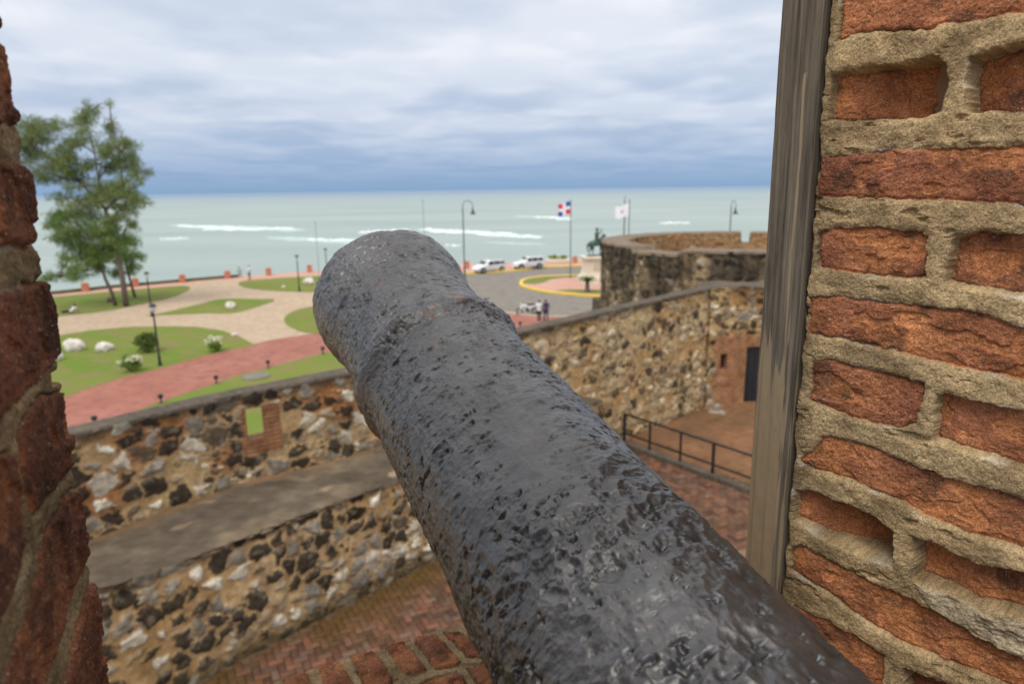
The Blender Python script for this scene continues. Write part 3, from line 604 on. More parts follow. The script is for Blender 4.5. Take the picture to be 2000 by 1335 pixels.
# find the gun slot on the wall
def wall_s(px, py):
    best = None
    for s in np.linspace(0, path.s[-1], 4000):
        p = path.pos(np.array([s]))[0]; d = ray(px, py); t = p[1]/d[1]
        e = abs(d[0]*t-p[0])
        if best is None or e < best[0]: best = (e, s, CAMZ+d[2]*t)
    return best[1], best[2]
hs0, hz1 = wall_s(478, 799); hs1, _ = wall_s(510, 797); _, hz0 = wall_s(495, 857)
print('slot', hs0, hs1, hz0, hz1)
sA = wall_s(900, 800)[0]
def pal_parapet(S, Z, seed):
    H1, C1, m1 = rubble(S, Z, .36, .29, seed, [(.38, DK), (.14, BR), (.22, GR), (.14, TN), (.12, WH)], mort=((.56, .39, .20), (.44, .21, .085)), gap=.035, skip=.08)
    H2, C2, m2 = rubble(S, Z, .34, .27, seed+50, [(.10, DK), (.16, BR), (.30, (.58, .46, .28)), (.24, (.48, .35, .20)), (.20, (.74, .62, .42))], mort=((.60, .45, .25), (.56, .36, .16)), gap=.05, bulge=.05, skip=.25)
    f = ss(sA-1.5, sA+2.5, S-.9*(Z-5.2)+.8*fbm(S*.8, Z*.8, o=2, s=4)); return lerp(H1, H2, f), lerp(C1, C2, f[..., None]), m1
def tint_parapet(S, Z, H, C):
    # brick surround of the slot
    bx = ss(.03, -.03, np.maximum(np.abs(S-(hs0+hs1)/2-.12)-(.36), np.maximum(hz0-.30-Z, Z-hz1-.02))+.03*fbm(S*9, Z*9, o=2, s=3))
    row = ((Z/.085) % 1 < .2) | (((S/.27+.5*(np.floor(Z/.085) % 2)) % 1) < .07)
    bc = np.where(row[..., None], (.40, .26, .14), (.34, .15, .075))*(1+.3*fbm(S*8, Z*8, o=2, s=9)[..., None])
    C = lerp(C, bc, bx[..., None]); H = lerp(H, .01*(~row), bx)
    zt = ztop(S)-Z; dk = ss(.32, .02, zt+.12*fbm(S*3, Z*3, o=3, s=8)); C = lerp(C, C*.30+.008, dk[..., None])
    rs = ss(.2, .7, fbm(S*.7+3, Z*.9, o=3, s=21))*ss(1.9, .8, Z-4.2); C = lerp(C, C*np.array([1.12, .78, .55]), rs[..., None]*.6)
    return H, C
parapet = empty('stone_parapet', (0, 12, 3.1)); off = np.array(parapet.location)
def loc_fix(o, par): o.matrix_parent_inverse = Matrix.Translation(par.location).inverted(); return o
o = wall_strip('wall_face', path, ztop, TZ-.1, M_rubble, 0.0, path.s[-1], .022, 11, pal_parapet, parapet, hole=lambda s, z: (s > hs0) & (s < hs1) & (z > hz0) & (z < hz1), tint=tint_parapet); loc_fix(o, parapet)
def strip(path, s0, s1, n, offs, zf, name, m, parent=None, noise_=0.0, closed=False):
    """sweep an offset/height section along a path"""
    s_ = np.linspace(s0, s1, n); P = path.pos(s_); nn = path.nor(s_); V = []
    for k, (o_, dz) in enumerate(offs):
        z = zf(s_)+dz+noise_*fbm(s_*3+k, s_*0, o=3, s=k); V.append(np.concatenate([P+nn*(o_+noise_*fbm(s_*4, s_*0+k, o=3, s=k+9))[:, None], z[:, None]], -1))
    V = np.stack(V, 1); return mesh_obj(name, V.reshape(-1, 3), grid_faces(n, len(offs)), m, parent, True, origin=(0, 0, 0) if parent is None else None)
TH = .42
o = strip(path, 0, path.s[-1], 260, [(.025, -.07), (.03, -.015), (.015, .0), (-.1, .01), (-.2, .012), (-.35, .005), (-TH-.02, -.01), (-TH-.03, -.08), (-TH, -.10)], ztop, 'coping', M_cap, parapet, .008); loc_fix(o, parapet)
# outer face with the slot
def quadstrip(s0, s1, z0f, z1f, n, name):
    s_ = np.linspace(s0, s1, n); P = path.pos(s_)-path.nor(s_)*TH; V = np.stack([np.concatenate([P, z0f(s_)[:, None]], -1), np.concatenate([P, z1f(s_)[:, None]], -1)], 1)
    return V.reshape(-1, 3), grid_faces(n, 2)[:, ::-1]
VV, FF, nb = [], [], 0
ho0, ho1 = hs0-.10, hs1+.16
cst = lambda v: (lambda s: np.full_like(s, v))
ztc = lambda s: ztop(s)-.02
for a in [(0, ho0, cst(-.3), ztc, 20), (ho1, path.s[-1], cst(-.3), ztc, 60), (ho0, ho1, cst(-.3), cst(hz0-.05), 3), (ho0, ho1, cst(hz1+.05), ztc, 3)]:
    v, f_ = quadstrip(*a[:4], a[4], ''); VV.append(v); FF.append(f_+nb); nb += len(v)
o = mesh_obj('outer_face', np.concatenate(VV), np.concatenate(FF), M_cap, parapet); loc_fix(o, parapet)
# jambs of the slot
def sw(s, h, z): p = path.pos(np.array([s]))[0]+path.nor(np.array([s]))[0]*h; return (p[0], p[1], z)
M_slotb = mat('slot_brick', (.34, .15, .08), (.26, .12, .07), 5, .9, .6, 20, c3=(.40, .26, .15))
b = MB()
V = [sw(hs0, .02, hz0), sw(hs1, .02, hz0), sw(hs1, .02, hz1), sw(hs0, .02, hz1), sw(ho0, -TH, hz0-.05), sw(ho1, -TH, hz0-.05), sw(ho1, -TH, hz1+.05), sw(ho0, -TH, hz1+.05)]
b.add(V, [(0, 1, 5, 4), (1, 2, 6, 5), (2, 3, 7, 6), (3, 0, 4, 7)]); o = b.build('slot_lining', M_slotb, parapet); loc_fix(o, parapet)
tag(parapet, 'long rubble stone parapet with dark and pale stones, a narrow slot and a grey coping', 'wall')
# ---- fighting step (broad ledge) in front of the parapet
Lb = np.array([-4.97, 8.70]); Ld = np.array([.68, .733]); Ld /= np.hypot(*Ld)
lp = Path([Lb+Ld*t for t in np.linspace(-5, 10.6, 20)])
LZ = 5.0; lzt = lambda s: LZ+np.interp(s, [2.5, 4, 5.2, 7, 9], [.25, .15, .06, .06, .0])
def pal_ledge(S, Z, seed):
    return rubble(S, Z, .31, .29, seed, [(.48, DK), (.03, BR), (.19, GR), (.08, TN), (.20, WH)], mort=((.64, .44, .23), (.56, .36, .16)), gap=.055, bulge=.07, skip=.05)
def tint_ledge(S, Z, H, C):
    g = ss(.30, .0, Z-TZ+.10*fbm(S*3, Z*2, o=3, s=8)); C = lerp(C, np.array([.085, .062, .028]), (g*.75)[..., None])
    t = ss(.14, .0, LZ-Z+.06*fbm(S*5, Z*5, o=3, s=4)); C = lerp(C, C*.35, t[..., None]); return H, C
step = empty('stone_step', (Lb[0], Lb[1], TZ))
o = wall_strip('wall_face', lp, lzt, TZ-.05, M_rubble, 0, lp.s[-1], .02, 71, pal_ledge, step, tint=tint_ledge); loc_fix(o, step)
# top slab running back to the parapet
ns = 420; s_ = np.linspace(0, lp.s[-1], ns); P0 = lp.pos(s_)+lp.nor(s_)*.03; V = []
for k in np.linspace(0, 1, 60):
    tt = np.empty_like(P0)
    for i_, p in enumerate(P0):
        if k == 0: pass
        tt[i_] = p
    V.append(tt)
def nearest_on(p):
    d = np.hypot(pp_s[:, 0]-p[0], pp_s[:, 1]-p[1]); i_ = d.argmin(); return pp_s[i_]
back = lp.pos(s_)-lp.nor(s_)*2.0
dist = np.array([min(np.hypot(*(path.pos(np.linspace(0, path.s[-1], 500))-p).T)) for p in lp.pos(s_[::20])]); dist = np.interp(s_, s_[::20], dist)
kk_ = np.linspace(0, 1, 64); S2, K2 = np.meshgrid(s_, kk_, indexing='ij')
Cx0_ = None
PX = lp.pos(S2)+lp.nor(S2)*(.03+.05*fbm(S2*2.2, K2*0, o=4, s=44)*(1-K2)-(dist[:, None]+.12)*K2)[..., None]
ZC = lerp(lzt(S2)+.012, 4.95-np.interp(S2, [2.5, 4.5, 6, 7.5], [.26, .18, .08, 0]), K2)+.018*fbm(S2*3, K2*6, o=4, s=3)+.006*fbm(S2*14, K2*26, o=3, s=5)-.05*ss(.06, 0, K2)+.0
Cx = lerp(np.array([.190, .148, .098])*np.ones(S2.shape+(1,)), np.array([.115, .090, .064]), ss(-.3, .35, fbm(S2*1.1, K2*2.2, o=5, s=6))[..., None])
Cx = Cx*(1+.45*fbm(S2*5, K2*9, o=5, s=16, g=.65)[..., None]); W2 = dist[:, None]*K2; _, cR, mR = rubble(S2, W2, .75, .5, 131, [(.5, (.26, .20, .13)), (.5, (.36, .28, .18))], skip=.83, gap=.40, small=False)
Cx = lerp(Cx, cR, (mR*.7)[..., None]); Cx = lerp(Cx, np.array([.30, .17, .08]), (ss(.80, 1.0, K2+.12*fbm(S2*2, K2*3, o=3, s=7))*.7)[..., None])
M_capA = mat('weathered_slab', (1, 1, 1), (.72, .70, .68), 2.5, .93, .6, 24, attr=True, spec=.25)
o = mesh_obj('top_slab', np.concatenate([PX, ZC[..., None]], -1).reshape(-1, 3), grid_faces(*S2.shape)[:, ::-1].copy(), M_capA, step, True, Cx.reshape(-1, 3)); loc_fix(o, step)
e0 = lp.pos(np.array([lp.s[-1]]))[0]; nn_ = lp.nor(np.array([lp.s[-1]]))[0]
b = MB(); q0 = e0-Ld*.02; q1 = e0-nn_*(dist[-1]+.1)-Ld*.02; b.add([(q0[0], q0[1], TZ), (q1[0], q1[1], TZ), (q1[0], q1[1], LZ-.03), (q0[0], q0[1], LZ-.03)], [(0, 1, 2, 3)]); o = b.build('end_face', M_cap, step); loc_fix(o, step)
tag(step, 'broad low rubble step with a grey cement top, standing in front of the long parapet', 'step')
# ---- door wall
dw0 = at(1393, 803, TZ)[:2]; dw1 = at(1560, 786, TZ)[:2]; dwd = (dw1-dw0)/np.hypot(*(dw1-dw0)); dpath = Path([dw0-dwd*.3, dw0+dwd*1, dw0+dwd*3, dw0+dwd*7])
def dsz(px, py):
    n_ = np.array([dwd[1], -dwd[0], 0]); p = on_plane(px, py, np.array([dw0[0], dw0[1], 0]), n_); return .3+np.dot(p[:2]-dw0, dwd), p[2]
d0, dzt = dsz(1458, 678); d1 = d0+.98; w0, wzt = dsz(1408, 691); w1, wzb = dsz(1419, 720)
print('door', d0, dzt, 'win', w0, w1, wzt, wzb)
bz0, bz1 = dsz(1398, 660)[0], d1+.35; bzt = dsz(1440, 655)[1]
dtop = lambda s: 7.10+.05*np.sin(s*2.1)+0*s
def pal_door(S, Z, seed):
    return rubble(S, Z, .34, .24, seed, [(.16, DK), (.18, BR), (.26, GR), (.22, TN), (.18, WH)], mort=((.55, .39, .19), (.45, .25, .10)), gap=.10, bulge=.05)
def tint_door(S, Z, H, C):
    row = ((Z/.095) % 1 < .22) | (((S/.3+.5*(np.floor(Z/.095) % 2)) % 1) < .07)
    bx = ss(.05, -.05, np.maximum(np.maximum(bz0-S, S-bz1), Z-bzt)+.10*fbm(S*4, Z*4, o=3, s=3))
    bc = np.where(row[..., None], (.46, .30, .16), (.38, .165, .085))*(1+.35*fbm(S*5, Z*5, o=3, s=9)[..., None])
    C = lerp(C, bc, (bx*.9)[..., None]); H = lerp(H, .012*(~row)+.01*fbm(S*5, Z*5, o=3, s=2), bx)
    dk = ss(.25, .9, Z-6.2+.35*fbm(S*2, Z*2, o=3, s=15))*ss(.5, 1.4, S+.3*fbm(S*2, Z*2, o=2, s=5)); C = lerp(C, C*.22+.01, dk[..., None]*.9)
    return H, C
doorwall = empty('stone_wall', (dw0[0], dw0[1], TZ))
hole = lambda s, z: ((s > d0) & (s < d1) & (z < dzt)) | ((s > w0) & (s < w1) & (z > wzb) & (z < wzt))
o = wall_strip('wall_face', dpath, dtop, TZ-.1, M_rubble, 0, 6.5, .024, 171, pal_door, doorwall, hole=hole, tint=tint_door); loc_fix(o, doorwall)
o = strip(dpath, 0, 6.5, 40, [(.0, -.03), (-.2, .03), (-1.2, .02)], dtop, 'wall_top', M_cap, doorwall, .03); loc_fix(o, doorwall)
def dpt(s, h, z): p = dpath.pos(np.array([s]))[0]+dpath.nor(np.array([s]))[0]*h; return (p[0], p[1], z)
b = MB()
for (a, c, z0_, z1_) in ((d0, d1, TZ-.05, dzt), (w0, w1, wzb, wzt)):
    V = [dpt(a, .01, z0_), dpt(c, .01, z0_), dpt(c, .01, z1_), dpt(a, .01, z1_), dpt(a, -.45, z0_), dpt(c, -.45, z0_), dpt(c, -.45, z1_), dpt(a, -.45, z1_)]
    b.add(V, [(0, 1, 5, 4), (1, 2, 6, 5), (2, 3, 7, 6), (3, 0, 4, 7)])
o = b.build('opening_lining', M_slotb, doorwall); loc_fix(o, doorwall)
b = MB(); V = [dpt(w0, -.40, wzb), dpt(w1, -.40, wzb), dpt(w1, -.40, wzt), dpt(w0, -.40, wzt)]; b.add(V, [(0, 1, 2, 3)]); o = b.build('window', M_hole, doorwall); loc_fix(o, doorwall)
b = MB()
for k in range(5):
    a = d0+.01+(d1-d0-.02)*k/5; c = d0+.01+(d1-d0-.02)*(k+1)/5-.012
    V = [dpt(a, -.10, TZ), dpt(c, -.10, TZ), dpt(c, -.10, dzt-.01), dpt(a, -.10, dzt-.01), dpt(a, -.16, TZ), dpt(c, -.16, TZ), dpt(c, -.16, dzt-.01), dpt(a, -.16, dzt-.01)]
    b.add(V, [(0, 1, 2, 3), (5, 4, 7, 6), (1, 5, 6, 2), (4, 0, 3, 7), (3, 2, 6, 7)])
V = [dpt(d0, -.17, TZ), dpt(d1, -.17, TZ), dpt(d1, -.17, dzt), dpt(d0, -.17, dzt)]; b.add(V, [(0, 1, 2, 3)])
door = b.build('door', M_door, doorwall); loc_fix(door, doorwall)
b = MB(); hp = Vector(dpt(d1-.36, -.07, TZ+1.0)); b.blob(hp, (.035, .035, .05)); o = b.build('door_handle', mat('brass', (.6, .42, .12), None, 1, .35, metal=.9), door); 
tag(doorwall, 'rubble wall with red brick around a dark plank door and a tiny window', 'wall')
# ---- terrace floor
fp = [(-9.5, 2, TZ-.035), (13, 2, TZ-.035), (13, 23, TZ-.035)]+[(float(p[0]+.1), float(p[1]+.1), TZ-.035) for p in path.pos(np.linspace(path.s[-1], 0, 30))]
b = MB(); b.add(fp, [tuple(range(len(fp)))]); tag(b.build('terrace_floor', M_bed), kind='structure')
V = []; F = []; Cq = []
Lw, Ww = .235, .1175; ang = rad(28); ca, sa = math.cos(ang), math.sin(ang)
def inside_floor(x, y):
    s = (x-Lb[0])*Ld[0]+(y-Lb[1])*Ld[1]; dpp = (x-Lb[0])*Ld[1]-(y-Lb[1])*Ld[0]
    if s < 10.5 and dpp < .12: return False
    if y > 21.0: return False
    if x > 2.6 and y > 18.9-(x-3.2)*1.05: return False
    return -7.5 < x < 7.5 and 6 < y and y > 4
for I in range(-75, 150):
    for J in range(-75, 150):
        # herringbone: pairs of bricks on a 4-step lattice
        for typ in (0, 1):
            gx = I*Ww*1+J*Ww*1; 
            a = (J*1.0)*Ww+I*2*Ww*1.0
            bq = J*Ww
            # horizontal bricks start at (j + 4i... ) ; vertical ones beside them
            ox = (J+4*I)*Ww if typ == 0 else (J+4*I+2)*Ww
            oy = J*Ww if typ == 0 else (J-1+0)*Ww
            w_, h_ = (Lw, Ww) if typ == 0 else (Ww, Lw)
            mxx, myy = ox+w_/2, oy+h_/2
            wx_, wy_ = mxx*ca-myy*sa, mxx*sa+myy*ca+8
            if not inside_floor(wx_, wy_): continue
            k_ = len(V); g = .005; zr = random.uniform(-.004, .004); zt_ = TZ+random.uniform(-.004, .004)
            for (z_, ins) in ((TZ-.03, g), (zt_-.004, g), (zt_, g+.004)):
                for px2, py2 in ((ox+ins, oy+ins), (ox+w_-ins, oy+ins), (ox+w_-ins, oy+h_-ins), (ox+ins, oy+h_-ins)):
                    V.append((px2*ca-py2*sa, px2*sa+py2*ca+8, z_+(zr if z_ > TZ-.02 and px2 > mxx else 0)))
            for l in (0, 4):
                for e in range(4): F.append((k_+l+e, k_+l+(e+1) % 4, k_+l+4+(e+1) % 4, k_+l+4+e))
            F.append((k_+8, k_+9, k_+10, k_+11))
            dpp = (wx_-Lb[0])*Ld[1]-(wy_-Lb[1])*Ld[0]
            c_ = np.array(random.choice([(.30, .145, .085), (.34, .165, .10), (.25, .12, .07), (.30, .18, .12), (.22, .13, .085), (.32, .14, .08)]))*random.uniform(.32, .74)
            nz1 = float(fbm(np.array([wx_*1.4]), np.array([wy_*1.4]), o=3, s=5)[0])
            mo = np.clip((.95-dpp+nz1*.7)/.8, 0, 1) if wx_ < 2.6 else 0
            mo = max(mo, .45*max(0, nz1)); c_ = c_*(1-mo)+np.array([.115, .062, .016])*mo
            Cq += [c_]*12
mesh_obj('brick_floor', np.array(V), np.array(F), M_herring, None, False, np.array(Cq)); tag(bpy.context.scene.collection.objects[-1], kind='structure')
# clay ground between railing and door
def patch(name, poly, z, m, amp, res=.12, seed=0, falloff=None):
    P = np.array(poly); xs = np.arange(P[:, 0].min(), P[:, 0].max()+res, res); ys = np.arange(P[:, 1].min(), P[:, 1].max()+res, res)
    X_, Y_ = np.meshgrid(xs, ys, indexing='ij'); s = poly_sd(X_, Y_, P); Z_ = z+ss(0, -.6, s)*amp*(.5+.5*fbm(X_*.9, Y_*.9, o=4, s=seed))+.03*fbm(X_*3, Y_*3, o=3, s=seed+3)*ss(0, -.3, s)-.05*ss(-.1, .1, s)
    F_ = grid_faces(*X_.shape); cs = s[:-1, :-1].reshape(-1); return mesh_obj(name, np.stack([X_, Y_, Z_], -1).reshape(-1, 3), F_[cs < .05], m, None, True)
rl = [at(1219, 868, TZ), at(1275, 884, TZ), at(1335, 906, TZ), at(1397, 930, TZ), at(1469, 962, TZ)]
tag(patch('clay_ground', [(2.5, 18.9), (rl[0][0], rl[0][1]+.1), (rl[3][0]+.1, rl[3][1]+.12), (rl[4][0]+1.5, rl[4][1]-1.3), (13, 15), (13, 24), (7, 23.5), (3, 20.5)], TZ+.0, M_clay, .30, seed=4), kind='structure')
b = MB(); R0, R4 = rl[0], rl[4]; dr_ = (R4-R0)[:2]; ln = np.hypot(*dr_); az = math.atan2(dr_[1], dr_[0])
R5 = R4[:2]+dr_/ln*1.6; c_ = (R0[:2]+R5)/2; b.box((c_[0], c_[1], TZ+.06), (np.hypot(*(R5-R0[:2]))+.2, .26, .13), az, bev=.015)
tag(b.build('stone_kerb', M_cap), 'low grey kerb carrying the metal railing on the terrace', 'kerb')
rail = empty('metal_railing', (R0[0], R0[1], TZ)); zr_ = lambda h: TZ+h
tops = [.87, .90, .90, .92, .92]
P_ = [rl[0], rl[1], rl[2], rl[3], rl[4], np.array([R5[0], R5[1], TZ])]
line = [R0[:2]+dr_/ln*t for t in (0, *[np.dot(p[:2]-R0[:2], dr_/ln) for p in P_[1:5]], ln+1.6)]
for k, p in enumerate(line):
    b = MB(); b.box((p[0]-R0[0], p[1]-R0[1], .49), (.06 if k in (0, 3, 5) else .045, .06 if k in (0, 3, 5) else .045, .86), az); b.build('post', M_dark, rail)
for h in (.92, .36):
    b = MB(); e = line[-1]-R0[:2]; b.box((e[0]/2, e[1]/2, h), (np.hypot(*e)+.04, .05, .04), az); b.build('rail', M_dark, rail)
tag(rail, 'dark metal railing with two rails crossing the terrace below the brick-framed door', 'railing')
# white stones by the corner
def rock(name, loc, sx, sy, sz, m, seed, label, group=None, cat='rock', rz=0, parent=None):
    n1, n2 = 26, 18; V = []; F = []
    r_ = np.random.default_rng(seed); ph = r_.uniform(0, 50, 3)
    for i_ in range(n2+1):
        t = math.pi*i_/n2
        for k in range(n1):
            q = 2*math.pi*k/n1; d = np.array([math.sin(t)*math.cos(q), math.sin(t)*math.sin(q), math.cos(t)])
            f = 1+.28*float(fbm(np.array([d[0]*1.5+ph[0]]), np.array([d[1]*1.5+ph[1]]), np.array([d[2]*1.5+ph[2]]), o=4, s=seed)[0])
            f *= 1-.0*abs(d[0]); V.append((d[0]*f*sx/2, d[1]*f*sy/2, (d[2]*f*.5+.30)*sz))
    for i_ in range(n2):
        for k in range(n1): j_ = (k+1) % n1; F.append((i_*n1+j_, i_*n1+k, (i_+1)*n1+k, (i_+1)*n1+j_))
    o = mesh_obj(name, V, F, m, parent, False, origin=(0, 0, 0)); o.location = (float(loc[0]), float(loc[1]), float(loc[2])); o.rotation_euler = (0, 0, rz)
    if label: tag(o, label, cat, group)
    return o
wc = at(1398, 818, TZ)
M_grey_rock = mat('grey_stone', (.34, .30, .24), (.24, .21, .17), 4, .9, .6, 14)
rock('stone', (wc[0], wc[1], TZ+.1), .60, .45, .26, M_grey_rock, 31, 'low grey stone at the foot of the wall left of the dark door', 'grey stones by the door wall', 'stone')
rock('stone', (wc[0]+.02, wc[1]+.02, TZ+.30), .24, .22, .26, M_grey_rock, 32, 'small grey stone perched on top of the low one left of the dark door', 'grey stones by the door wall', 'stone')
# ================================================================== bastion
BC = np.array([13.4, 40.2]); BR_ = 8.0
bast = empty('round_bastion', (BC[0], BC[1], 0)); BT = 7.15
nth = 900; t_ = np.linspace(0, 2*math.pi, nth+1); zc = np.linspace(-.3, 1, 2)
def ringz(t):   # lowered embrasures and the notch on the sea side
    z = np.full_like(t, BT)
    for c, hw, d, sf in GAPS:
        dd = np.abs((t-c+math.pi) % (2*math.pi)-math.pi); z = z-d*ss(hw+sf, hw-.001, dd)
    return z
def ang_of(px, y_, Rr_):   # angle at which the ring radius Rr_ is met near/far side for screen column
    d = ray(px, 520)[:2]; d = d/np.hypot(*d); bq = np.dot(BC, d); c = np.dot(BC, BC)-Rr_**2; s_ = math.sqrt(max(bq*bq-c, 0)); t = bq-s_ if y_ else bq+s_
    p = d*t-BC; return math.atan2(p[1], p[0])
gA = ang_of(1236, True, BR_); gB = ang_of(1320, True, BR_); gn0 = ang_of(1445, False, BR_); gn1 = ang_of(1463, False, BR_)
GAPS = [((gA+gB)/2, abs(gB-gA)/2, .24, .03), ((gn0+gn1)/2, abs(gn1-gn0)/2, .75, .004)]
ntz = 120
TT, KK = np.meshgrid(t_, np.linspace(0, 1, ntz), indexing='ij'); ZT = ringz(TT); ZZ = -.3+KK*(ZT+.3)
Sx = TT*BR_; Hb, Cb, _ = rubble(Sx, ZZ, .5, .38, 211, [(.42, DK), (.24, BR), (.14, GR), (.12, TN), (.08, (.5, .46, .36))], mort=((.36, .27, .16), (.20, .155, .10)), bulge=.07)
stn = ss(-.28, .22, fbm(Sx*.9, ZZ*.45, o=4, s=31)+.30*ss(5.2, 7.0, ZZ)-.12); Cb = lerp(Cb, Cb*.24+.011, stn[..., None]*.9)
strk = ss(.1, .5, fbm(Sx*3.5, ZZ*.3, o=3, s=41)); Cb = Cb*(1-.45*strk[..., None]); Rb = BR_+Hb
PV = np.stack([Rb*np.cos(TT), Rb*np.sin(TT), ZZ], -1); mesh_obj('outer_wall', PV.reshape(-1, 3), grid_faces(*TT.shape), M_rubble, bast, True, Cb.reshape(-1, 3))
RI = 6.35; IZ = 5.7
secs = [(BR_+.04, -.12), (BR_+.05, -.01), (BR_-.1, .02), ((BR_+RI)/2, .03), (RI+.05, .0), (RI, -.04)]
V = []
for r_, dz in secs: V.append(np.stack([r_*np.cos(t_), r_*np.sin(t_), ringz(t_)+dz+.02*fbm(t_*9, t_*0+r_, o=3, s=2)], -1))
mesh_obj('parapet_top', np.stack(V, 1).reshape(-1, 3), grid_faces(nth+1, len(secs)), mat('bastion_render', (.22, .165, .11), (.12, .092, .066), 1.1, .93, .7, 14, c3=(.30, .23, .15)), bast, True)
TT, KK = np.meshgrid(t_, np.linspace(0, 1, 40), indexing='ij'); ZZ = IZ-.1+KK*(ringz(TT)-.03-IZ+.1)
Hb, Cb, _ = rubble(TT*RI, ZZ, .6, .3, 311, [(.1, BR), (.5, (.42, .27, .14)), (.4, (.38, .25, .14))], mort=((.44, .28, .13), (.36, .20, .085)), bulge=.03)
PV = np.stack([(RI-Hb)*np.cos(TT), (RI-Hb)*np.sin(TT), ZZ], -1); mesh_obj('inner_wall', PV.reshape(-1, 3), grid_faces(*TT.shape)[:, ::-1].copy(), M_rubble, bast, True, Cb.reshape(-1, 3))
b = MB(); b.lathe([(.1, IZ), (RI+.1, IZ-.001)], n=60); b.build('gun_floor', M_clay, bast)
sb = at(1178, 599, 2.5); b = MB(); b.box((sb[0]-BC[0], sb[1]-BC[1], 1.55), (1.1, 1.4, 3.1), .3, bev=.08, taper=.9); b.build('buttress', M_cap, bast)
tag(bast, 'round black-stained stone bastion with a thick parapet ring beyond the parapet wall at right', 'bastion')
# ================================================================== park ground
coast = [(-900, 640), (-300, 600), (104, 573.5), (230, 560), (352, 549.5), (464, 540), (618, 528.5), (760, 521), (900, 516), (1050, 511), (1140, 508.5), (1500, 501), (2400, 488)]
cg = [at(x, y, 0)[:2] for x, y in coast]
V = [(p[0], p[1], 0) for p in cg]+[(220, -40, 0), (-120, -40, 0)]
gnd = mesh_obj('ground', V, [tuple(range(len(V)))], M_pave)
if gnd.data.polygons[0].normal.z < 0: gnd.data.flip_normals()
tag(gnd, kind='structure')
# cliff face below the coast
b = MB(); n = len(cg)
b.add([(p[0], p[1], .0) for p in cg]+[(p[0]-1.2, p[1]+3.5, -6) for p in cg], [(i, i+1, n+i+1, n+i) for i in range(n-1)]); tag(b.build('shore_cliff', M_cap), kind='structure')
Z1 = .006
sheet('promenade', [(x, y) for x, y in coast[1:-1]]+[(1500, 512), (1140, 517), (1060, 520.5), (1000, 527), (900, 532), (760, 531), (640, 534), (560, 540), (483, 546), (464, 549), (440, 548), (400, 549), (368, 556), (230, 567), (104, 579), (-300, 610)], Z1, M_pink)
sheet('road', [(800, 545), (860, 538), (900, 534), (1000, 530), (1060, 522.5), (1140, 519), (1500, 514), (1700, 530), (1500, 640), (1180, 617), (1100, 618), (1044, 616), (985, 610), (900, 604), (820, 590), (780, 565)], Z1*2, M_asph)
red = [(-200, 920), (-60, 838), (130, 773), (160, 762), (240, 736), (320, 717), (400, 694), (448, 683), (493, 672), (528, 664), (592, 654), (624, 650), (760, 628), (900, 614), (975, 609), (1044, 616), (1110, 619), (1120, 640), (1000, 656), (850, 670), (700, 680), (650, 685), (592, 698), (528, 717), (464, 733), (400, 755), (352, 771), (304, 787), (240, 813), (144, 850), (0, 930), (-120, 1000)]
sheet('red_path', red, Z1*2, M_red)
def lawn(px, sm=2): return sheet('lawn', px, Z1*3, M_lawn, sm=sm)
lawn([(-200, 604), (104, 580), (230, 568), (330, 559.5), (368, 557.5), (373, 565), (336, 582), (272, 595), (208, 608), (110, 618), (-200, 655)], 1)
lawn([(272, 617), (304, 613.5), (352, 603), (400, 591), (429, 583), (500, 583.5), (547, 584), (500, 600), (464, 611), (430, 612.5), (400, 612)], 1)
lawn([(-200, 690), (112, 655), (176, 645), (259, 638), (320, 637), (384, 638), (432, 645), (464, 655), (497, 673), (448, 684), (400, 695), (320, 718), (240, 737), (160, 763), (130, 774), (-60, 840), (-200, 905)], 0)
lawn([(463, 556), (470, 549.5), (500, 546), (560, 542), (618, 539), (700, 536), (760, 540), (760, 560), (700, 570), (614, 571), (528, 568), (483, 563)], 1)
lawn([(553, 622), (566, 610), (592, 601), (640, 594), (760, 588), (830, 600), (800, 622), (700, 640), (620, 651), (592, 650), (560, 636)], 1)
lawn([(90, 885), (144, 851), (240, 814), (304, 788), (352, 772), (400, 756), (464, 734), (528, 718), (592, 699), (650, 686), (850, 671), (1000, 657), (1118, 641), (1180, 640), (1100, 720), (700, 880), (400, 960), (150, 1000), (60, 960)], 0)
# roundabout island
isl = [(1016, 557), (1019, 549), (1032, 544.5), (1060, 541), (1100, 539.5), (1160, 538.5), (1260, 540), (1340, 552), (1330, 572), (1260, 583), (1187, 581), (1130, 577.5), (1080, 573), (1045, 567), (1025, 562)]
isw = [at(x, y)[:2] for x, y in isl]
for _ in range(2):
    Q = []
    for a, c in zip(isw, isw[1:]+isw[:1]): Q += [a*.75+c*.25, a*.25+c*.75]
    isw = Q
V = [(p[0], p[1], .15) for p in isw]; o = mesh_obj('island_paving', V, [tuple(range(len(V)))], M_pink)
if o.data.polygons[0].normal.z < 0: o.data.flip_normals()
tag(o, kind='structure')
def kerb(name, P, w_, h, m, closed=False, label=None):
    P = [np.array(p[:2]) for p in P]; n = len(P); V = []; F = []
    for i_ in range(n):
        a = P[(i_-1) % n] if (closed or i_) else P[i_]; c = P[(i_+1) % n] if (closed or i_ < n-1) else P[i_]; d = c-a; d /= np.hypot(*d)+1e-9; nn2 = np.array([-d[1], d[0]])
        for s_, z_ in ((-1, 0), (-.9, h), (.9, h), (1, 0)): q = P[i_]+nn2*s_*w_/2; V.append((q[0], q[1], z_))
    for i_ in range(n if closed else n-1):
        j_ = (i_+1) % n
        for k in range(3): F.append((4*i_+k, 4*j_+k, 4*j_+k+1, 4*i_+k+1))
    o = mesh_obj(name, V, F, m); tag(o, kind='structure'); return o
kerb('island_kerb', isw, .35, .19, M_yel, True)
kb = [(780, 542), (850, 538.5), (900, 535), (950, 533), (1000, 530), (1030, 526), (1060, 522.5), (1140, 519), (1300, 517)]
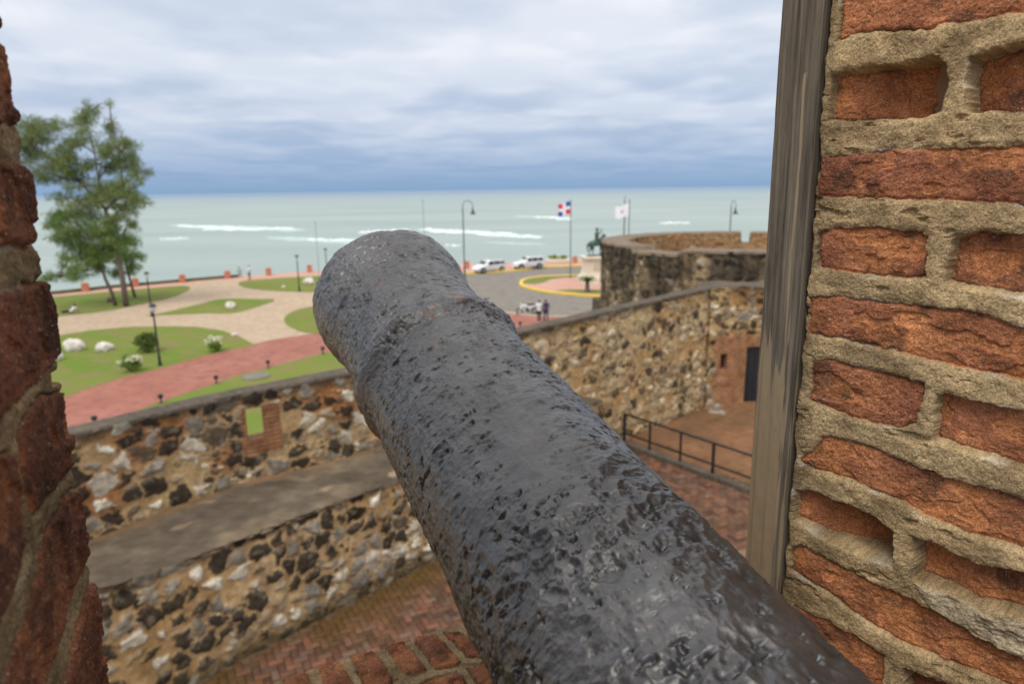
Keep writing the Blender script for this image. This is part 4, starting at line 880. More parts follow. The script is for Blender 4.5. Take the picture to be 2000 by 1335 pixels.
kerb('road_kerb', [at(x, y) for x, y in kb], .45, .16, M_yel)
gl = [at(x, y)[:2] for x, y in [(1022, 556), (1022, 551), (1034, 546), (1062, 542.5), (1100, 541), (1135, 540.2), (1135, 543), (1100, 545), (1076, 548), (1062, 554), (1045, 557.5)]]
V = [(p[0], p[1], .16) for p in gl]; o = mesh_obj('lawn', V, [tuple(range(len(V)))], M_lawn); tag(o, kind='structure')
if o.data.polygons[0].normal.z < 0: o.data.flip_normals()
gl = [at(x, y)[:2] for x, y in [(1082, 570), (1110, 567.5), (1150, 568), (1187, 569), (1240, 570), (1240, 580), (1187, 578), (1130, 575)]]
V = [(p[0], p[1], .16) for p in gl]; o = mesh_obj('lawn', V, [tuple(range(len(V)))], M_lawn); tag(o, kind='structure')
if o.data.polygons[0].normal.z < 0: o.data.flip_normals()
# kerb of the red path towards the road
kerb('path_kerb', [at(x, y) for x, y in [(860, 600), (900, 605), (985, 611), (1044, 617), (1110, 619.5), (1180, 618)]], .3, .10, mat('pale_kerb', (.5, .43, .33), (.42, .37, .3), 2, .9))
# ---- seawall with pillars
M_sw = mat('mossy_seawall', (.10, .13, .06), (.17, .15, .10), 1.5, .95, .6, 8)
sw_ = empty('seawall', (*at(300, 554)[:2], 0)); P = [at(x, y+1.2)[:2] for x, y in coast[1:6]]
b = MB()
for a, c in zip(P[:-1], P[1:]):
    m_ = (a+c)/2; d = c-a; b.box((m_[0]-sw_.location.x, m_[1]-sw_.location.y, .17), (np.hypot(*d)+.01, .45, .34), math.atan2(d[1], d[0]))
b.build('wall_run', M_sw, sw_); tag(sw_, 'low dark mossy wall along the edge of the seaside walk at left', 'wall')
pil0 = None; pil = [(168, 569), (265, 559), (357, 551.5), (445, 543.5), (525, 537.5), (605, 531), (716, 526), (912, 523.5), (1123, 513.5)]
plab = ['behind the casuarina trunks at far left', 'just right of the casuarina trunks', 'in line with the grass tip at left', 'left of the two people on the sea edge', 'right of the person in white on the sea edge', 'next to the cannon muzzle, left side', 'hidden behind the cannon muzzle', 'behind the left white car, at the lamp post', 'to the right of the flowered planter']
for (x, y), lb in zip(pil, plab):
    p = at(x, y)
    if pil0 is None:
        pil0 = empty('sea_pillar', p); b = MB(); b.box((0, 0, .36), (.60, .60, .72), .2, bev=.03); b.build('shaft', M_orange, pil0)
        b = MB(); b.box((0, 0, .76), (.70, .70, .09), .2, bev=.02); b.box((0, 0, .88), (.45, .45, .16), .2, bev=.03); b.build('cap', M_orange, pil0)
        tag(pil0, 'short orange pillar on the sea edge '+lb, 'pillar', 'orange pillars along the sea edge'); o = pil0
    elif x != 716: copy_thing(pil0, p, 0, 'short orange pillar on the sea edge '+lb)
# ================================================================== sea
def sea_mat():
    m = bpy.data.materials.new('sea_water'); m.use_nodes = True; t = m.node_tree; n = t.nodes; b = n['Principled BSDF']
    co = n.new('ShaderNodeTexCoord'); mp_ = n.new('ShaderNodeMapping'); mp_.inputs['Scale'].default_value = (.004, .012, 1); t.links.new(co.outputs['Object'], mp_.inputs[0])
    a = n.new('ShaderNodeTexNoise'); a.inputs['Scale'].default_value = 1.4; a.inputs['Detail'].default_value = 6; t.links.new(mp_.outputs[0], a.inputs[0])
    r = n.new('ShaderNodeValToRGB'); r.color_ramp.elements[0].position = .35; r.color_ramp.elements[0].color = (.25, .325, .30, 1); r.color_ramp.elements[1].position = .65; r.color_ramp.elements[1].color = (.33, .385, .36, 1); t.links.new(a.outputs[0], r.inputs[0])
    # haze painted into the colour: far water fades to sky blue, softening the horizon
    sp_ = n.new('ShaderNodeSeparateXYZ'); t.links.new(co.outputs['Object'], sp_.inputs[0]); mr = n.new('ShaderNodeMapRange'); mr.inputs[1].default_value = 500; mr.inputs[2].default_value = 3800; t.links.new(sp_.outputs[1], mr.inputs[0])
    x = n.new('ShaderNodeMixRGB'); x.inputs[2].default_value = (.15, .235, .34, 1); t.links.new(mr.outputs[0], x.inputs[0]); t.links.new(r.outputs[0], x.inputs[1]); t.links.new(x.outputs[0], b.inputs['Base Color'])
    b.inputs['Roughness'].default_value = .45; b.inputs['Specular IOR Level'].default_value = .35
    w1 = n.new('ShaderNodeTexNoise'); w1.inputs['Scale'].default_value = 1; w1.inputs['Detail'].default_value = 7; m3 = n.new('ShaderNodeMapping'); m3.inputs['Scale'].default_value = (.06, .22, 1); t.links.new(co.outputs['Object'], m3.inputs[0]); t.links.new(m3.outputs[0], w1.inputs[0])
    bp = n.new('ShaderNodeBump'); bp.inputs['Strength'].default_value = .6; bp.inputs['Distance'].default_value = 1.1; t.links.new(w1.outputs[0], bp.inputs['Height']); t.links.new(bp.outputs[0], b.inputs['Normal'])
    return m
M_sea = sea_mat(); SEA = -5.0
b = MB(); b.add([(-30000, 30, SEA), (30000, 30, SEA), (30000, 32000, SEA), (-30000, 32000, SEA)], [(0, 1, 2, 3)]); o = b.build('sea', M_sea, origin=(0, 0, SEA)); tag(o, kind='structure')
M_foam = mat('sea_foam', (.86, .90, .90), (.62, .72, .72), .12, .8, .6, 1.5, lo=.42, hi=.62)
M_foam2 = mat('thin_foam', (.48, .60, .58), (.36, .49, .47), .12, .7, .3, 1.5)
def foam(name, x0, x1, y0, y1, thick_px, seed, m=M_foam, hh=.7):
    n = 90; V = []; ns2 = 7
    for i_ in range(n+1):
        t = i_/n; x = x0+(x1-x0)*t; y = y0+(y1-y0)*t+1.2*float(fbm(np.array([t*5.]), np.array([seed*1.]), o=3, s=seed)[0])
        env = math.sin(math.pi*min(1, max(0, t)))**.45; wd = thick_px*env*(.55+.6*abs(float(fbm(np.array([t*9.]), np.array([seed*2.]), o=3, s=seed+1)[0])))+.05
        for k in range(ns2):
            f = k/(ns2-1)*2-1; p = at(x, y+f*wd/2, SEA); V.append((p[0], p[1], SEA+.03+hh*env*max(0, 1-f*f)*(.7+.5*float(fbm(np.array([t*30.]), np.array([k*1.]), o=2, s=seed)[0]))))
    o = mesh_obj(name, V, grid_faces(n+1, ns2), m, None, True); tag(o, kind='structure')
    return o
def surf(x0, x1, y0, y1, th_, seed):
    r_ = np.random.default_rng(seed*7+1); x = x0
    while x < x1:
        l = r_.uniform(.12, .5)*(x1-x0); e = min(x+l, x1); t0, t1 = (x-x0)/(x1-x0), (e-x0)/(x1-x0); env = .45+.55*math.sin(math.pi*min(1, .15+.8*(t0+t1)/2))
        foam('wave_foam', x, e, y0+(y1-y0)*t0+r_.uniform(-1, 1), y0+(y1-y0)*t1+r_.uniform(-.5, .5), th_*env*r_.uniform(.6, 1.05), seed+int(x))
        if e >= x1-1e-6: break
        x = e-r_.uniform(.01, .08)*(x1-x0)
for k, a in enumerate([(345, 470, 441, 447, 4), (395, 576, 449, 446, 4.2), (312, 370, 467.5, 466.5, 5.0), (600, 700, 470, 469, 3.5), (835, 1010, 452, 458, 4.5), (930, 1062, 458, 465, 4.5), (820, 920, 449, 452, 2.5), (1045, 1118, 424, 427, 3.6), (1085, 1118, 429, 429, 3), (1288, 1348, 436.5, 436.5, 3.0), (870, 905, 481, 482, 2.4), (700, 800, 455, 450, 2.5), (90, 130, 470, 472, 2.5)]):
    surf(*a[:4], a[4], k+3)
for k, a in enumerate([(330, 600, 440, 450, 11), (520, 720, 464, 474, 10), (810, 1060, 447, 462, 10), (940, 1070, 473, 478, 5), (1000, 1120, 421, 427, 5), (520, 600, 463, 470, 4)]):
    foam('thin_foam', *a[:4], a[4], k+33, M_foam2, .12)
# ================================================================== park furniture
def lantern(p, H_=3.85):
    r = empty('street_lamp', p); b = MB(); b.lathe([(.13, 0), (.13, .08), (.09, .18), (.085, .6), (.06, .66), (.05, H_-.75), (.045, H_-.55)], n=12); b.build('pole', M_dark, r, True)
    b = MB(); b.lathe([(.05, H_-.56), (.12, H_-.50), (.17, H_-.2), (.17, H_-.18)], n=12); b.build('lantern', M_lantern, r, True)
    b = MB(); b.lathe([(.22, H_-.19), (.21, H_-.15), (.10, H_-.03), (.03, H_)], n=12); b.build('hood', M_dark, r, True); return r
l1 = lantern(at(313, 714)); tag(l1, 'dark lantern lamp post standing beside the red path at left, nearest the camera', 'street lamp', 'dark lantern posts on the park lawns')
copy_thing(l1, at(297, 618), 0, 'dark lantern lamp post directly behind the nearest one, right of the casuarina trunks')
copy_thing(l1, at(585, 569), 0, 'dark lantern lamp post on the far lawn close to the white rock by the muzzle')
copy_thing(l1, at(640, 549), 0, 'dark lantern lamp post half hidden by the left side of the cannon muzzle')
def crook(p, H_, rz, label, group=True):
    r = empty('street_lamp', p, rz); b = MB(); b.lathe([(.20, 0), (.20, .25), (.12, .35), (.11, 1.6), (.075, 1.7), (.06, H_-.9), (.05, H_-.6)], n=12); b.build('pole', M_pole, r, True)
    b = MB(); R_ = .55; b.tube([(0, 0, H_-.65)]+[(R_-R_*math.cos(t), 0, H_-.55+R_*math.sin(t)) for t in np.linspace(0, math.pi, 14)]+[(2*R_, 0, H_-.8)], .035, 8); b.build('arm', M_pole, r, True)
    b = MB(); b.lathe([(.06, .0), (.09, -.2), (.13, -.45), (.30, -.65), (.33, -.72), (.05, -.73)], (2*R_, 0, H_-.75), 14); b.build('lamp_shade', M_dark, r, True)
    tag(r, label, 'street lamp', 'tall crook-armed lamps by the sea road'); return r
def pole_h(px, ytop, ybase):
    p = at(px, ybase); d = ray(px, ytop); t = p[1]/d[1]; return p, CAMZ+d[2]*t
p, h = pole_h(908, 392, 551); crook(p, h, 0.0, 'tall lamp with a curved arm and bell shade just right of the cannon muzzle')
p, h = pole_h(1217, 383, 541); crook(p, h, rad(80), 'tall curved lamp beside the white flag, rising behind the bastion')
p, h = pole_h(1421, 392, 536); crook(p, h, rad(-82), 'tall curved lamp seen end-on behind the right half of the bastion')
def mast(px, yt, yb, label, group, r_=.055, m=M_grey_m, rc=None):
    p, h = pole_h(px, yt, yb); r = empty('pole', p); b = MB(); b.lathe([(r_*2, 0), (r_*2, .2), (r_, .25), (r_*.7, h)], n=10); b.build('shaft', m, r, True); b = MB(); b.blob((0, 0, h+.05), (.07, .07, .07)); b.build('ball_cap', m, r, True); tag(r, label, 'pole', group); return r, h
mast(832, 392, 545, 'tall thin bare pole rising behind the top of the cannon muzzle', 'bare poles by the sea', .05)
mast(624, 435, 545, 'thin dark bare pole left of the cannon muzzle against the water', 'bare poles by the sea', .05)
# flags
def flag(px, yt, yb, fy0, fw, fh, kind, label, flabel):
    r, h = mast(px, yt, yb, label, 'flagpoles at the roundabout', .07, M_pole); r.name = 'flagpole'; r['category'] = 'flagpole'
    nx_, nz_ = 24, 16; V = []; ztop_ = h-fy0
    for i_ in range(nx_+1):
        for k in range(nz_+1):
            u, v = i_/nx_, k/nz_; V.append((-.06-u*fw*.93, .16*math.sin(u*9+v*1.2)*(.3+u), ztop_-v*fh-u*fh*.22+.07*math.sin(u*7)))
    F = []; fm = []
    for i_ in range(nx_):
        for k in range(nz_):
            F.append((i_*(nz_+1)+k, (i_+1)*(nz_+1)+k, (i_+1)*(nz_+1)+k+1, i_*(nz_+1)+k+1)); u, v = (i_+.5)/nx_, (k+.5)/nz_
            if kind == 'dom':
                if abs(u-.5) < .12 or abs(v-.5) < .14: fm.append(0)
                else: fm.append(1 if (u < .5) == (v < .5) else 2)
            else: fm.append(3 if (u-.5)**2*2.2+(v-.5)**2 < .022 else 0)
    M_fw = mat('white_cloth', (.88, .88, .92), None, 1, .9); M_fb = mat('blue_cloth', (.03, .10, .42), None, 1, .9); M_fr = mat('red_cloth', (.72, .03, .06), None, 1, .9); M_fe = mat('grey_emblem', (.42, .42, .52), None, 1, .9)
    o = mesh_obj('flag', V, F, [M_fw, M_fb, M_fr, M_fe], None, True, fm=fm, origin=(0, 0, 0)); o.location = r.location; tag(o, flabel, 'flag', 'flags flying at the roundabout')
flag(1114, 392, 545, .1, 1.45, 1.35, 'dom', 'tall dark flagpole on the roundabout island flying the quartered flag', 'flag quartered blue and red with a white cross, flying left from its pole')
flag(1226, 392, 545, .35, 1.65, 1.35, 'w', 'flagpole behind the bastion carrying the plain white flag', 'white flag with a small grey emblem flying above the bastion')
# monument
mp0 = at(1168, 554.5); mon = empty('monument_pedestal', mp0, .12)
b = MB(); b.box((0, 0, .45), (3.9, 3.3, .9), bev=.05); b.box((0, 0, 1.1), (3.5, 2.9, .4), taper=.92); b.build('plinth', M_ped, mon)
b = MB(); b.box((0, 0, 2.0), (3.15, 2.45, 1.45), taper=.95, bev=.03); b.build('die', M_ped, mon)
b = MB(); b.box((0, 0, 2.80), (3.35, 2.7, .18), bev=.03); b.box((0, 0, 2.97), (3.6, 2.9, .18), bev=.04); b.build('cornice', M_ped, mon)
b = MB(); b.box((0, -1.225, 2.0), (1.6, .06, .8), bev=.01); b.build('inscription_panel', mat('worn_panel', (.58, .50, .38), (.5, .43, .33), 5, .9, .5, 20), mon)
tag(mon, 'cream stone pedestal with heavy cornice carrying the horse statue beside the bastion', 'pedestal')
st = empty('horse_statue', (mp0[0]-.2, mp0[1], 3.06), rad(30), 1.12); b = MB(); c = b.capsule
# horse facing +x, rearing a little with one foreleg lifted
b.box((0, 0, .04), (2.1, .8, .10))
c((-.55, 0, 1.18), (.0, 0, 1.24), .31, .29); c((0, 0, 1.24), (.45, 0, 1.36), .30, .27); c((.5, 0, 1.45), (.80, 0, 1.95), .20, .13); c((.80, 0, 1.97), (1.08, 0, 1.80), .12, .075)
c((.74, .05, 2.05), (.76, .06, 2.14), .03, .015); c((.74, -.05, 2.05), (.76, -.06, 2.14), .03, .015)
for s in (1, -1):
    c((-.62, .15*s, 1.10), (-.52, .16*s, .72), .19, .11); c((-.52, .16*s, .72), (-.72-.1*s, .16*s, .46), .10, .06); c((-.72-.1*s, .16*s, .46), (-.62-.1*s, .16*s, .14), .055, .05); c((-.62-.1*s, .16*s, .12), (-.57-.1*s, .16*s, .10), .07, .07)
c((.48, .14, 1.2), (.55, .14, .70), .13, .07); c((.55, .14, .70), (.52, .14, .18), .06, .05); c((.52, .14, .13), (.56, .14, .12), .07, .07)
c((.5, -.14, 1.2), (.92, -.14, 1.12), .13, .07); c((.92, -.14, 1.12), (.90, -.14, .72), .06, .05); c((.9, -.14, .70), (.86, -.14, .66), .06, .06)
c((-.84, 0, 1.30), (-1.08, 0, 1.10), .08, .10); c((-1.08, 0, 1.10), (-1.08, 0, .55), .11, .05)
b.remesh('horse', M_bronze, st, .03)
b = MB(); c = b.capsule
c((-.02, 0, 1.62), (0, 0, 2.08), .17, .21); c((0, 0, 2.25), (.0, 0, 2.3), .07, .07); c((.02, 0, 2.42), (.03, 0, 2.50), .12, .12); b.lathe([(.24, 2.53), (.23, 2.56), (.12, 2.60), (.08, 2.68), (.01, 2.69)], (.02, 0, 0), 14)
for s in (1, -1): c((0, .13*s, 1.62), (.38, .32*s, 1.42), .14, .10); c((.38, .32*s, 1.42), (.28, .34*s, .98), .09, .06); c((.28, .34*s, .95), (.45, .34*s, .93), .05, .05)
c((0, .22, 2.12), (.12, .30, 1.85), .08, .06); c((.12, .30, 1.85), (.42, .12, 1.78), .055, .045)
c((0, -.22, 2.12), (.22, -.34, 2.28), .08, .06); c((.22, -.34, 2.28), (.34, -.34, 2.62), .055, .04)
b.remesh('rider', M_bronze, st, .025); tag(st, 'green bronze rider on a horse with one raised foreleg, on the cream pedestal', 'statue')
# bollard lights along the path
def bollard(p):
    r = empty('path_light', p); b = MB(); b.lathe([(.10, 0), (.10, .04), (.045, .07), (.04, .26)], n=10); b.build('stem', M_dark, r, True)
    b = MB(); b.lathe([(.05, .26), (.11, .30), (.13, .36), (.13, .44), (.07, .48)], n=12); b.build('lamp_head', M_dark, r, True); return r
bl = [((186, 831), 'nearest of the low black lights, just showing over the parapet at left'), ((315, 787), 'second low black light on the path edge, below the tall lantern post'), ((423, 749), 'low black light on the path edge midway between the lantern post and the cannon'), ((524, 718), 'low black light on the path edge above the stone slab in the grass'), ((631, 691), 'low black light on the path edge touching the cannon muzzle'), ((1016, 640), 'low black light on the red path right of the cannon, near the two walkers')]
b0 = None
for (x, y), lb in bl:
    if b0 is None: b0 = bollard(at(x, y)); tag(b0, lb, 'path light', 'low black lights along the red path')
    else: copy_thing(b0, at(x, y), 0, lb)
sp_p = at(500, 736); b = MB(); b.lathe([(.75, 0), (.75, .05), (.70, .07)], n=28); o = b.build('stone_slab', mat('slab_stone', (.22, .20, .165), (.16, .145, .12), 3, .9, .4, 12)); o.location = tuple(sp_p+np.array([0, 0, .02])); tag(o, 'flat round grey stone slab lying in the grass strip by the parapet', 'slab')
# rocks
RK = [((147, 684), 1.35, 1.0, 1.05, 'big white boulder on the left lawn, higher than the one beside it'), ((205, 685), 1.15, .8, .78, 'smaller white boulder just right of the big one on the left lawn'), ((106, 704), 1.3, .8, .8, 'white boulder half hidden by the left brick wall, lowest on the lawn'),
      ((450, 602), 1.05, .9, .82, 'round white boulder alone in the middle of the pointed lawn'), ((604, 555), 1.35, 1.0, .95, 'craggy white boulder on the far lawn beside the muzzle'), ((554, 562), .4, .35, .38, 'tiny white stone on the far lawn left of the lantern post'), ((458, 655), .55, .4, .30, 'small flat white stone at the rim of the beige path'), ((215, 590), .55, .5, .62, 'small dark stump-like stone left of the casuarina trunks')]
for k, (pxy, sx, sy, sz, lb) in enumerate(RK):
    rock('boulder', at(*pxy)+np.array([0, 0, -.02]), sx, sy, sz, M_white_rock if k != 7 else M_bark, 50+k, lb, 'white boulders on the lawns' if k != 7 else None, 'rock', rz=k*.7)
# ---- leaves
def leafcloud(clumps, n_per, lw, ll, droop, seed):
    """many small pointed leaf faces inside ellipsoids: clumps = (centre xyz, radii xyz, weight)"""
    r_ = np.random.default_rng(seed); V = []; k = 0
    for cpos, rd, wt in clumps:
        n = int(n_per*wt); d = r_.normal(size=(n, 3)); d /= np.linalg.norm(d, axis=1)[:, None]; rr2 = r_.uniform(.15, 1, n)**.5
        sub = r_.normal(size=(max(3, n//45), 3)); sub /= np.linalg.norm(sub, axis=1)[:, None]; si = r_.integers(0, len(sub), n)
        pos = np.array(cpos)+np.array(rd)*(sub[si]*r_.uniform(.25, 1.0, len(sub))[si][:, None]+d*rr2[:, None]*.27)
        up = np.array([0, 0, 1.]); ax_ = r_.normal(size=(n, 3))*.55+d*.5; ax_[:, 2] += r_.uniform(min(-droop, .39), .4, n); ax_ /= np.linalg.norm(ax_, axis=1)[:, None]
        sd2 = np.cross(ax_, r_.normal(size=(n, 3))); sd2 /= np.linalg.norm(sd2, axis=1)[:, None]; L_ = ll*r_.uniform(.5, 1.3, n)[:, None]; W_ = lw*r_.uniform(.6, 1.3, n)[:, None]
        V.append(np.stack([pos, pos+ax_*L_*.45+sd2*W_, pos+ax_*L_, pos+ax_*L_*.45-sd2*W_], 1).reshape(-1, 3))
    V = np.concatenate(V); return V, np.arange(len(V)).reshape(-1, 4)
def tree(base_px, clumps, trunk, label, m, seed, n_per=300, lw=.022, ll=.46, group='casuarina trees by the sea'):
    p0 = at(*base_px); n_ = np.array([0, 1., 0]); r = empty('casuarina_tree', p0); r_ = np.random.default_rng(seed)
    f = lambda x, y, dy=0: on_plane(x, y, p0+np.array([0, dy, 0]), n_)-p0
    cl = []
    for (x, y, rx, ry) in clumps:
        for q in range(2):
            dy = r_.uniform(-1.9, 1.9); c_ = f(x+r_.uniform(-.25, .25)*rx, y+r_.uniform(-.25, .25)*ry, dy); sc_ = p0[1]/FPX
            cl.append((c_, (rx*sc_*1.05, 1.0, ry*sc_*1.1), rx*ry/700.))
    V, F = leafcloud(cl, n_per, lw, ll, .75, seed); mesh_obj('crown', V, F, m, r, False)
    b = MB()
    for pts, ra, rb in trunk:
        P = [tuple(f(x, y, dy)) for x, y, dy in pts]; P[0] = (P[0][0], P[0][1], max(P[0][2], -.05) if pts is trunk[0][0] else P[0][2]); b.tube(P, list(np.linspace(ra, rb, len(P))), 9)
    # twigs into every clump
    for c_, rd, wt in cl:
        best = min((Vector(v) for v in b.V[::9]), key=lambda v: (v-Vector(c_)).length+ (2 if v.z > c_[2] else 0)); mid = (best+Vector(c_))/2+Vector((0, 0, .35)); b.tube([tuple(best), tuple(mid), tuple(c_)], [.07, .045, .015], 5)
    b.build('trunk', M_bark, r, True); tag(r, label, 'tree', group); return r
tree((247, 598), [(60,250,34,20),(108,246,30,15),(160,232,20,24),(178,222,13,22),(216,250,16,20),(238,278,18,20),(60,292,40,28),(115,296,30,14),(165,268,32,18),(100,328,42,22),(150,345,32,18),(205,300,12,24),(258,292,12,16),(228,322,32,18),(272,332,22,13),(190,372,42,22),(238,372,38,22),(268,392,22,18),(145,368,14,12),(232,402,24,8),(5,275,32,40),(20,325,28,25),(140,280,18,10),(130,305,28,16),(175,325,26,16),(245,312,22,18),(205,392,34,12),(80,345,30,16),(165,390,22,12),(75,265,30,18),(215,285,20,16),(258,355,26,16),(225,425,26,12),(215,205,8,6),(150,405,26,12),(180,415,26,12),(250,410,22,12),(255,440,16,12),(120,385,20,12)],
     [([(247, 598, 0), (242, 560, 0), (236, 525, 0), (226, 480, .2), (212, 440, .3), (206, 408, .2)], .27, .17), ([(206, 408, .2), (190, 388, .2), (160, 360, .4), (110, 318, .4), (60, 285, .3)], .14, .05), ([(206, 410, .2), (222, 395, -.2), (240, 360, -.3), (232, 300, 0), (222, 262, 0)], .14, .04), ([(196, 393, .1), (192, 350, -.4), (185, 300, -.3), (170, 240, 0)], .11, .03), ([(238, 365, -.3), (262, 345, -.5), (285, 330, 0)], .07, .03)],
     'tallest casuarina tree with a leaning trunk and wide airy crown above the left brick wall', M_leafN, 5, 850)
tree((226, 597), [(112,428,30,16),(150,420,36,12),(182,440,36,17),(218,440,22,18),(132,470,34,16),(168,482,42,22),(112,537,26,9),(148,525,32,12),(186,522,26,16),(98,440,16,9),(212,482,32,22),(140,500,26,12),(160,455,20,12),(200,460,28,18),(175,500,34,18),(230,470,26,20),(90,545,18,7),(150,540,26,8),(205,500,26,20),(125,448,30,12)],
     [([(226, 597, 0), (218, 570, 0), (206, 545, 0), (198, 520, .2), (180, 470, .2), (150, 435, .4), (120, 430, .4)], .19, .05), ([(198, 520, .2), (165, 530, .3), (120, 540, .3)], .07, .02), ([(192, 505, 0), (205, 470, -.4), (215, 445, -.2)], .08, .02)],
     'lower casuarina tree with the left-most slanting trunk and drooping green branches', M_leafN2, 6, 900)
tree((264, 581), [(240,502,26,18),(252,474,20,13),(232,532,16,11),(256,525,16,13),(268,500,12,10)], [([(264, 581, 0), (258, 560, 0), (252, 540, 0), (246, 510, 0), (248, 475, 0)], .16, .04)],
     'smallest casuarina tree, farthest right of the three trunks', M_leafN2, 8, 1300)
def bush(base_px, w_, h, m, label, cat='bush', flowers=None, seed=1, group=None, ll=.16, lw=.035, n=900):
    p = at(*base_px); r = empty('bush', p); r_ = np.random.default_rng(seed); cl = []
    for k in range(9):
        a = r_.uniform(0, 6.28); q = r_.uniform(0, .55); cl.append(((math.cos(a)*q*w_*.6, math.sin(a)*q*w_*.6, h*r_.uniform(.3, .75)), (w_*.26, w_*.26, h*.26), 1))
    cl.append(((0, 0, h*.35), (w_*.42, w_*.42, h*.33), 2)); V, F = leafcloud(cl, n/8, lw, ll, -.2, seed); V[:, 2] = np.maximum(V[:, 2], .01); mesh_obj('foliage', V, F, m, r)
    b = MB()
    for k in range(7): a = k*.9; b.tube([(0, 0, 0), (math.cos(a)*w_*.2, math.sin(a)*w_*.2, h*.4), (math.cos(a)*w_*.34, math.sin(a)*w_*.34, h*.7)], [.03, .02, .01], 5)
    b.build('stems', M_bark, r)
    if flowers:
        cf = [((math.cos(k*1.3)*w_*.36, math.sin(k*1.3)*w_*.36, h*(.72+.08*(k % 3))), (w_*.14, w_*.14, h*.12), 1) for k in range(7)]+[((0, 0, h*.88), (w_*.2, w_*.2, h*.1), 1.5)]
        V, F = leafcloud(cf, 60, .045, .12, -.2, seed+1); mesh_obj('blossom', V, F, M_flower, r)
    tag(r, label, cat, group); return r
bush((290, 687), 2.0, 1.42, M_leafD, 'large dark green rounded shrub directly behind the near lantern post', seed=3, n=2600)
bush((257, 726), 1.35, .95, M_leafB, 'flowering shrub with cream blossoms left of the near lantern post', seed=4, flowers=True, n=1300, group='cream flowering shrubs')
bush((420, 686), 1.15, 1.0, M_leafB, 'flowering shrub with cream blossoms beside the red path, right of the lantern post', seed=5, flowers=True, n=1100, group='cream flowering shrubs')
# cycad on the island
cp_ = at(1147, 573); cyc = empty('cycad_plant', cp_+np.array([0, 0, .16])); b = MB(); b.tube([(0, 0, 0), (0, 0, .45), (0, 0, .95)], [.27, .22, .19], 12); b.build('trunk', M_bark, cyc)
b = MB()
for k in range(42):
    a = k*2.4; el = .35+1.05*(k/42); P = []; L_ = 1.0
    for t in np.linspace(0, 1, 6): P.append((math.cos(a)*L_*t*math.cos(el*(1-.3*t)), math.sin(a)*L_*t*math.cos(el*(1-.3*t)), .92+L_*t*math.sin(el)*(1-.35*t)))
    d = Vector((-math.sin(a), math.cos(a), 0))
    for i_ in range(5):
        for s in (1, -1):
            q = Vector(P[i_]); q2 = Vector(P[i_+1]); wdt = .10*(1-.12*i_); b.add([q, q2, q2+d*s*wdt+Vector((0, 0, .03)), q+d*s*wdt*.9+Vector((0, 0, .03))], [(0, 1, 2, 3)])
b.build('fronds', M_cycad, cyc); tag(cyc, 'small cycad palm with a stubby trunk on the yellow-edged roundabout island', 'palm')
# planter by the sea
pp0 = at(1090, 513); pr = empty('planter', pp0, .0); b = MB(); b.box((0, 0, .28), (3.4, .9, .5), bev=.04); b.build('trough', M_ped, pr); b = MB(); b.box((0, 0, .06), (3.2, .8, .14)); b.build('foot', M_dark, pr); tag(pr, 'long pale concrete planter at the sea edge between the right car and the flagpole', 'planter')
V, F = leafcloud([((x, 0, .78), (.55, .35, .25), 1) for x in (-1.0, -.4, .2, .9)], 260, .05, .22, -.3, 9); o = mesh_obj('hedge', V, F, M_leafL, None, origin=(0, 0, .4)); o.location = tuple(pp0+np.array([0, 0, .4])); tag(o, 'yellow-green hedge plant growing in the pale concrete planter by the sea', 'plant')
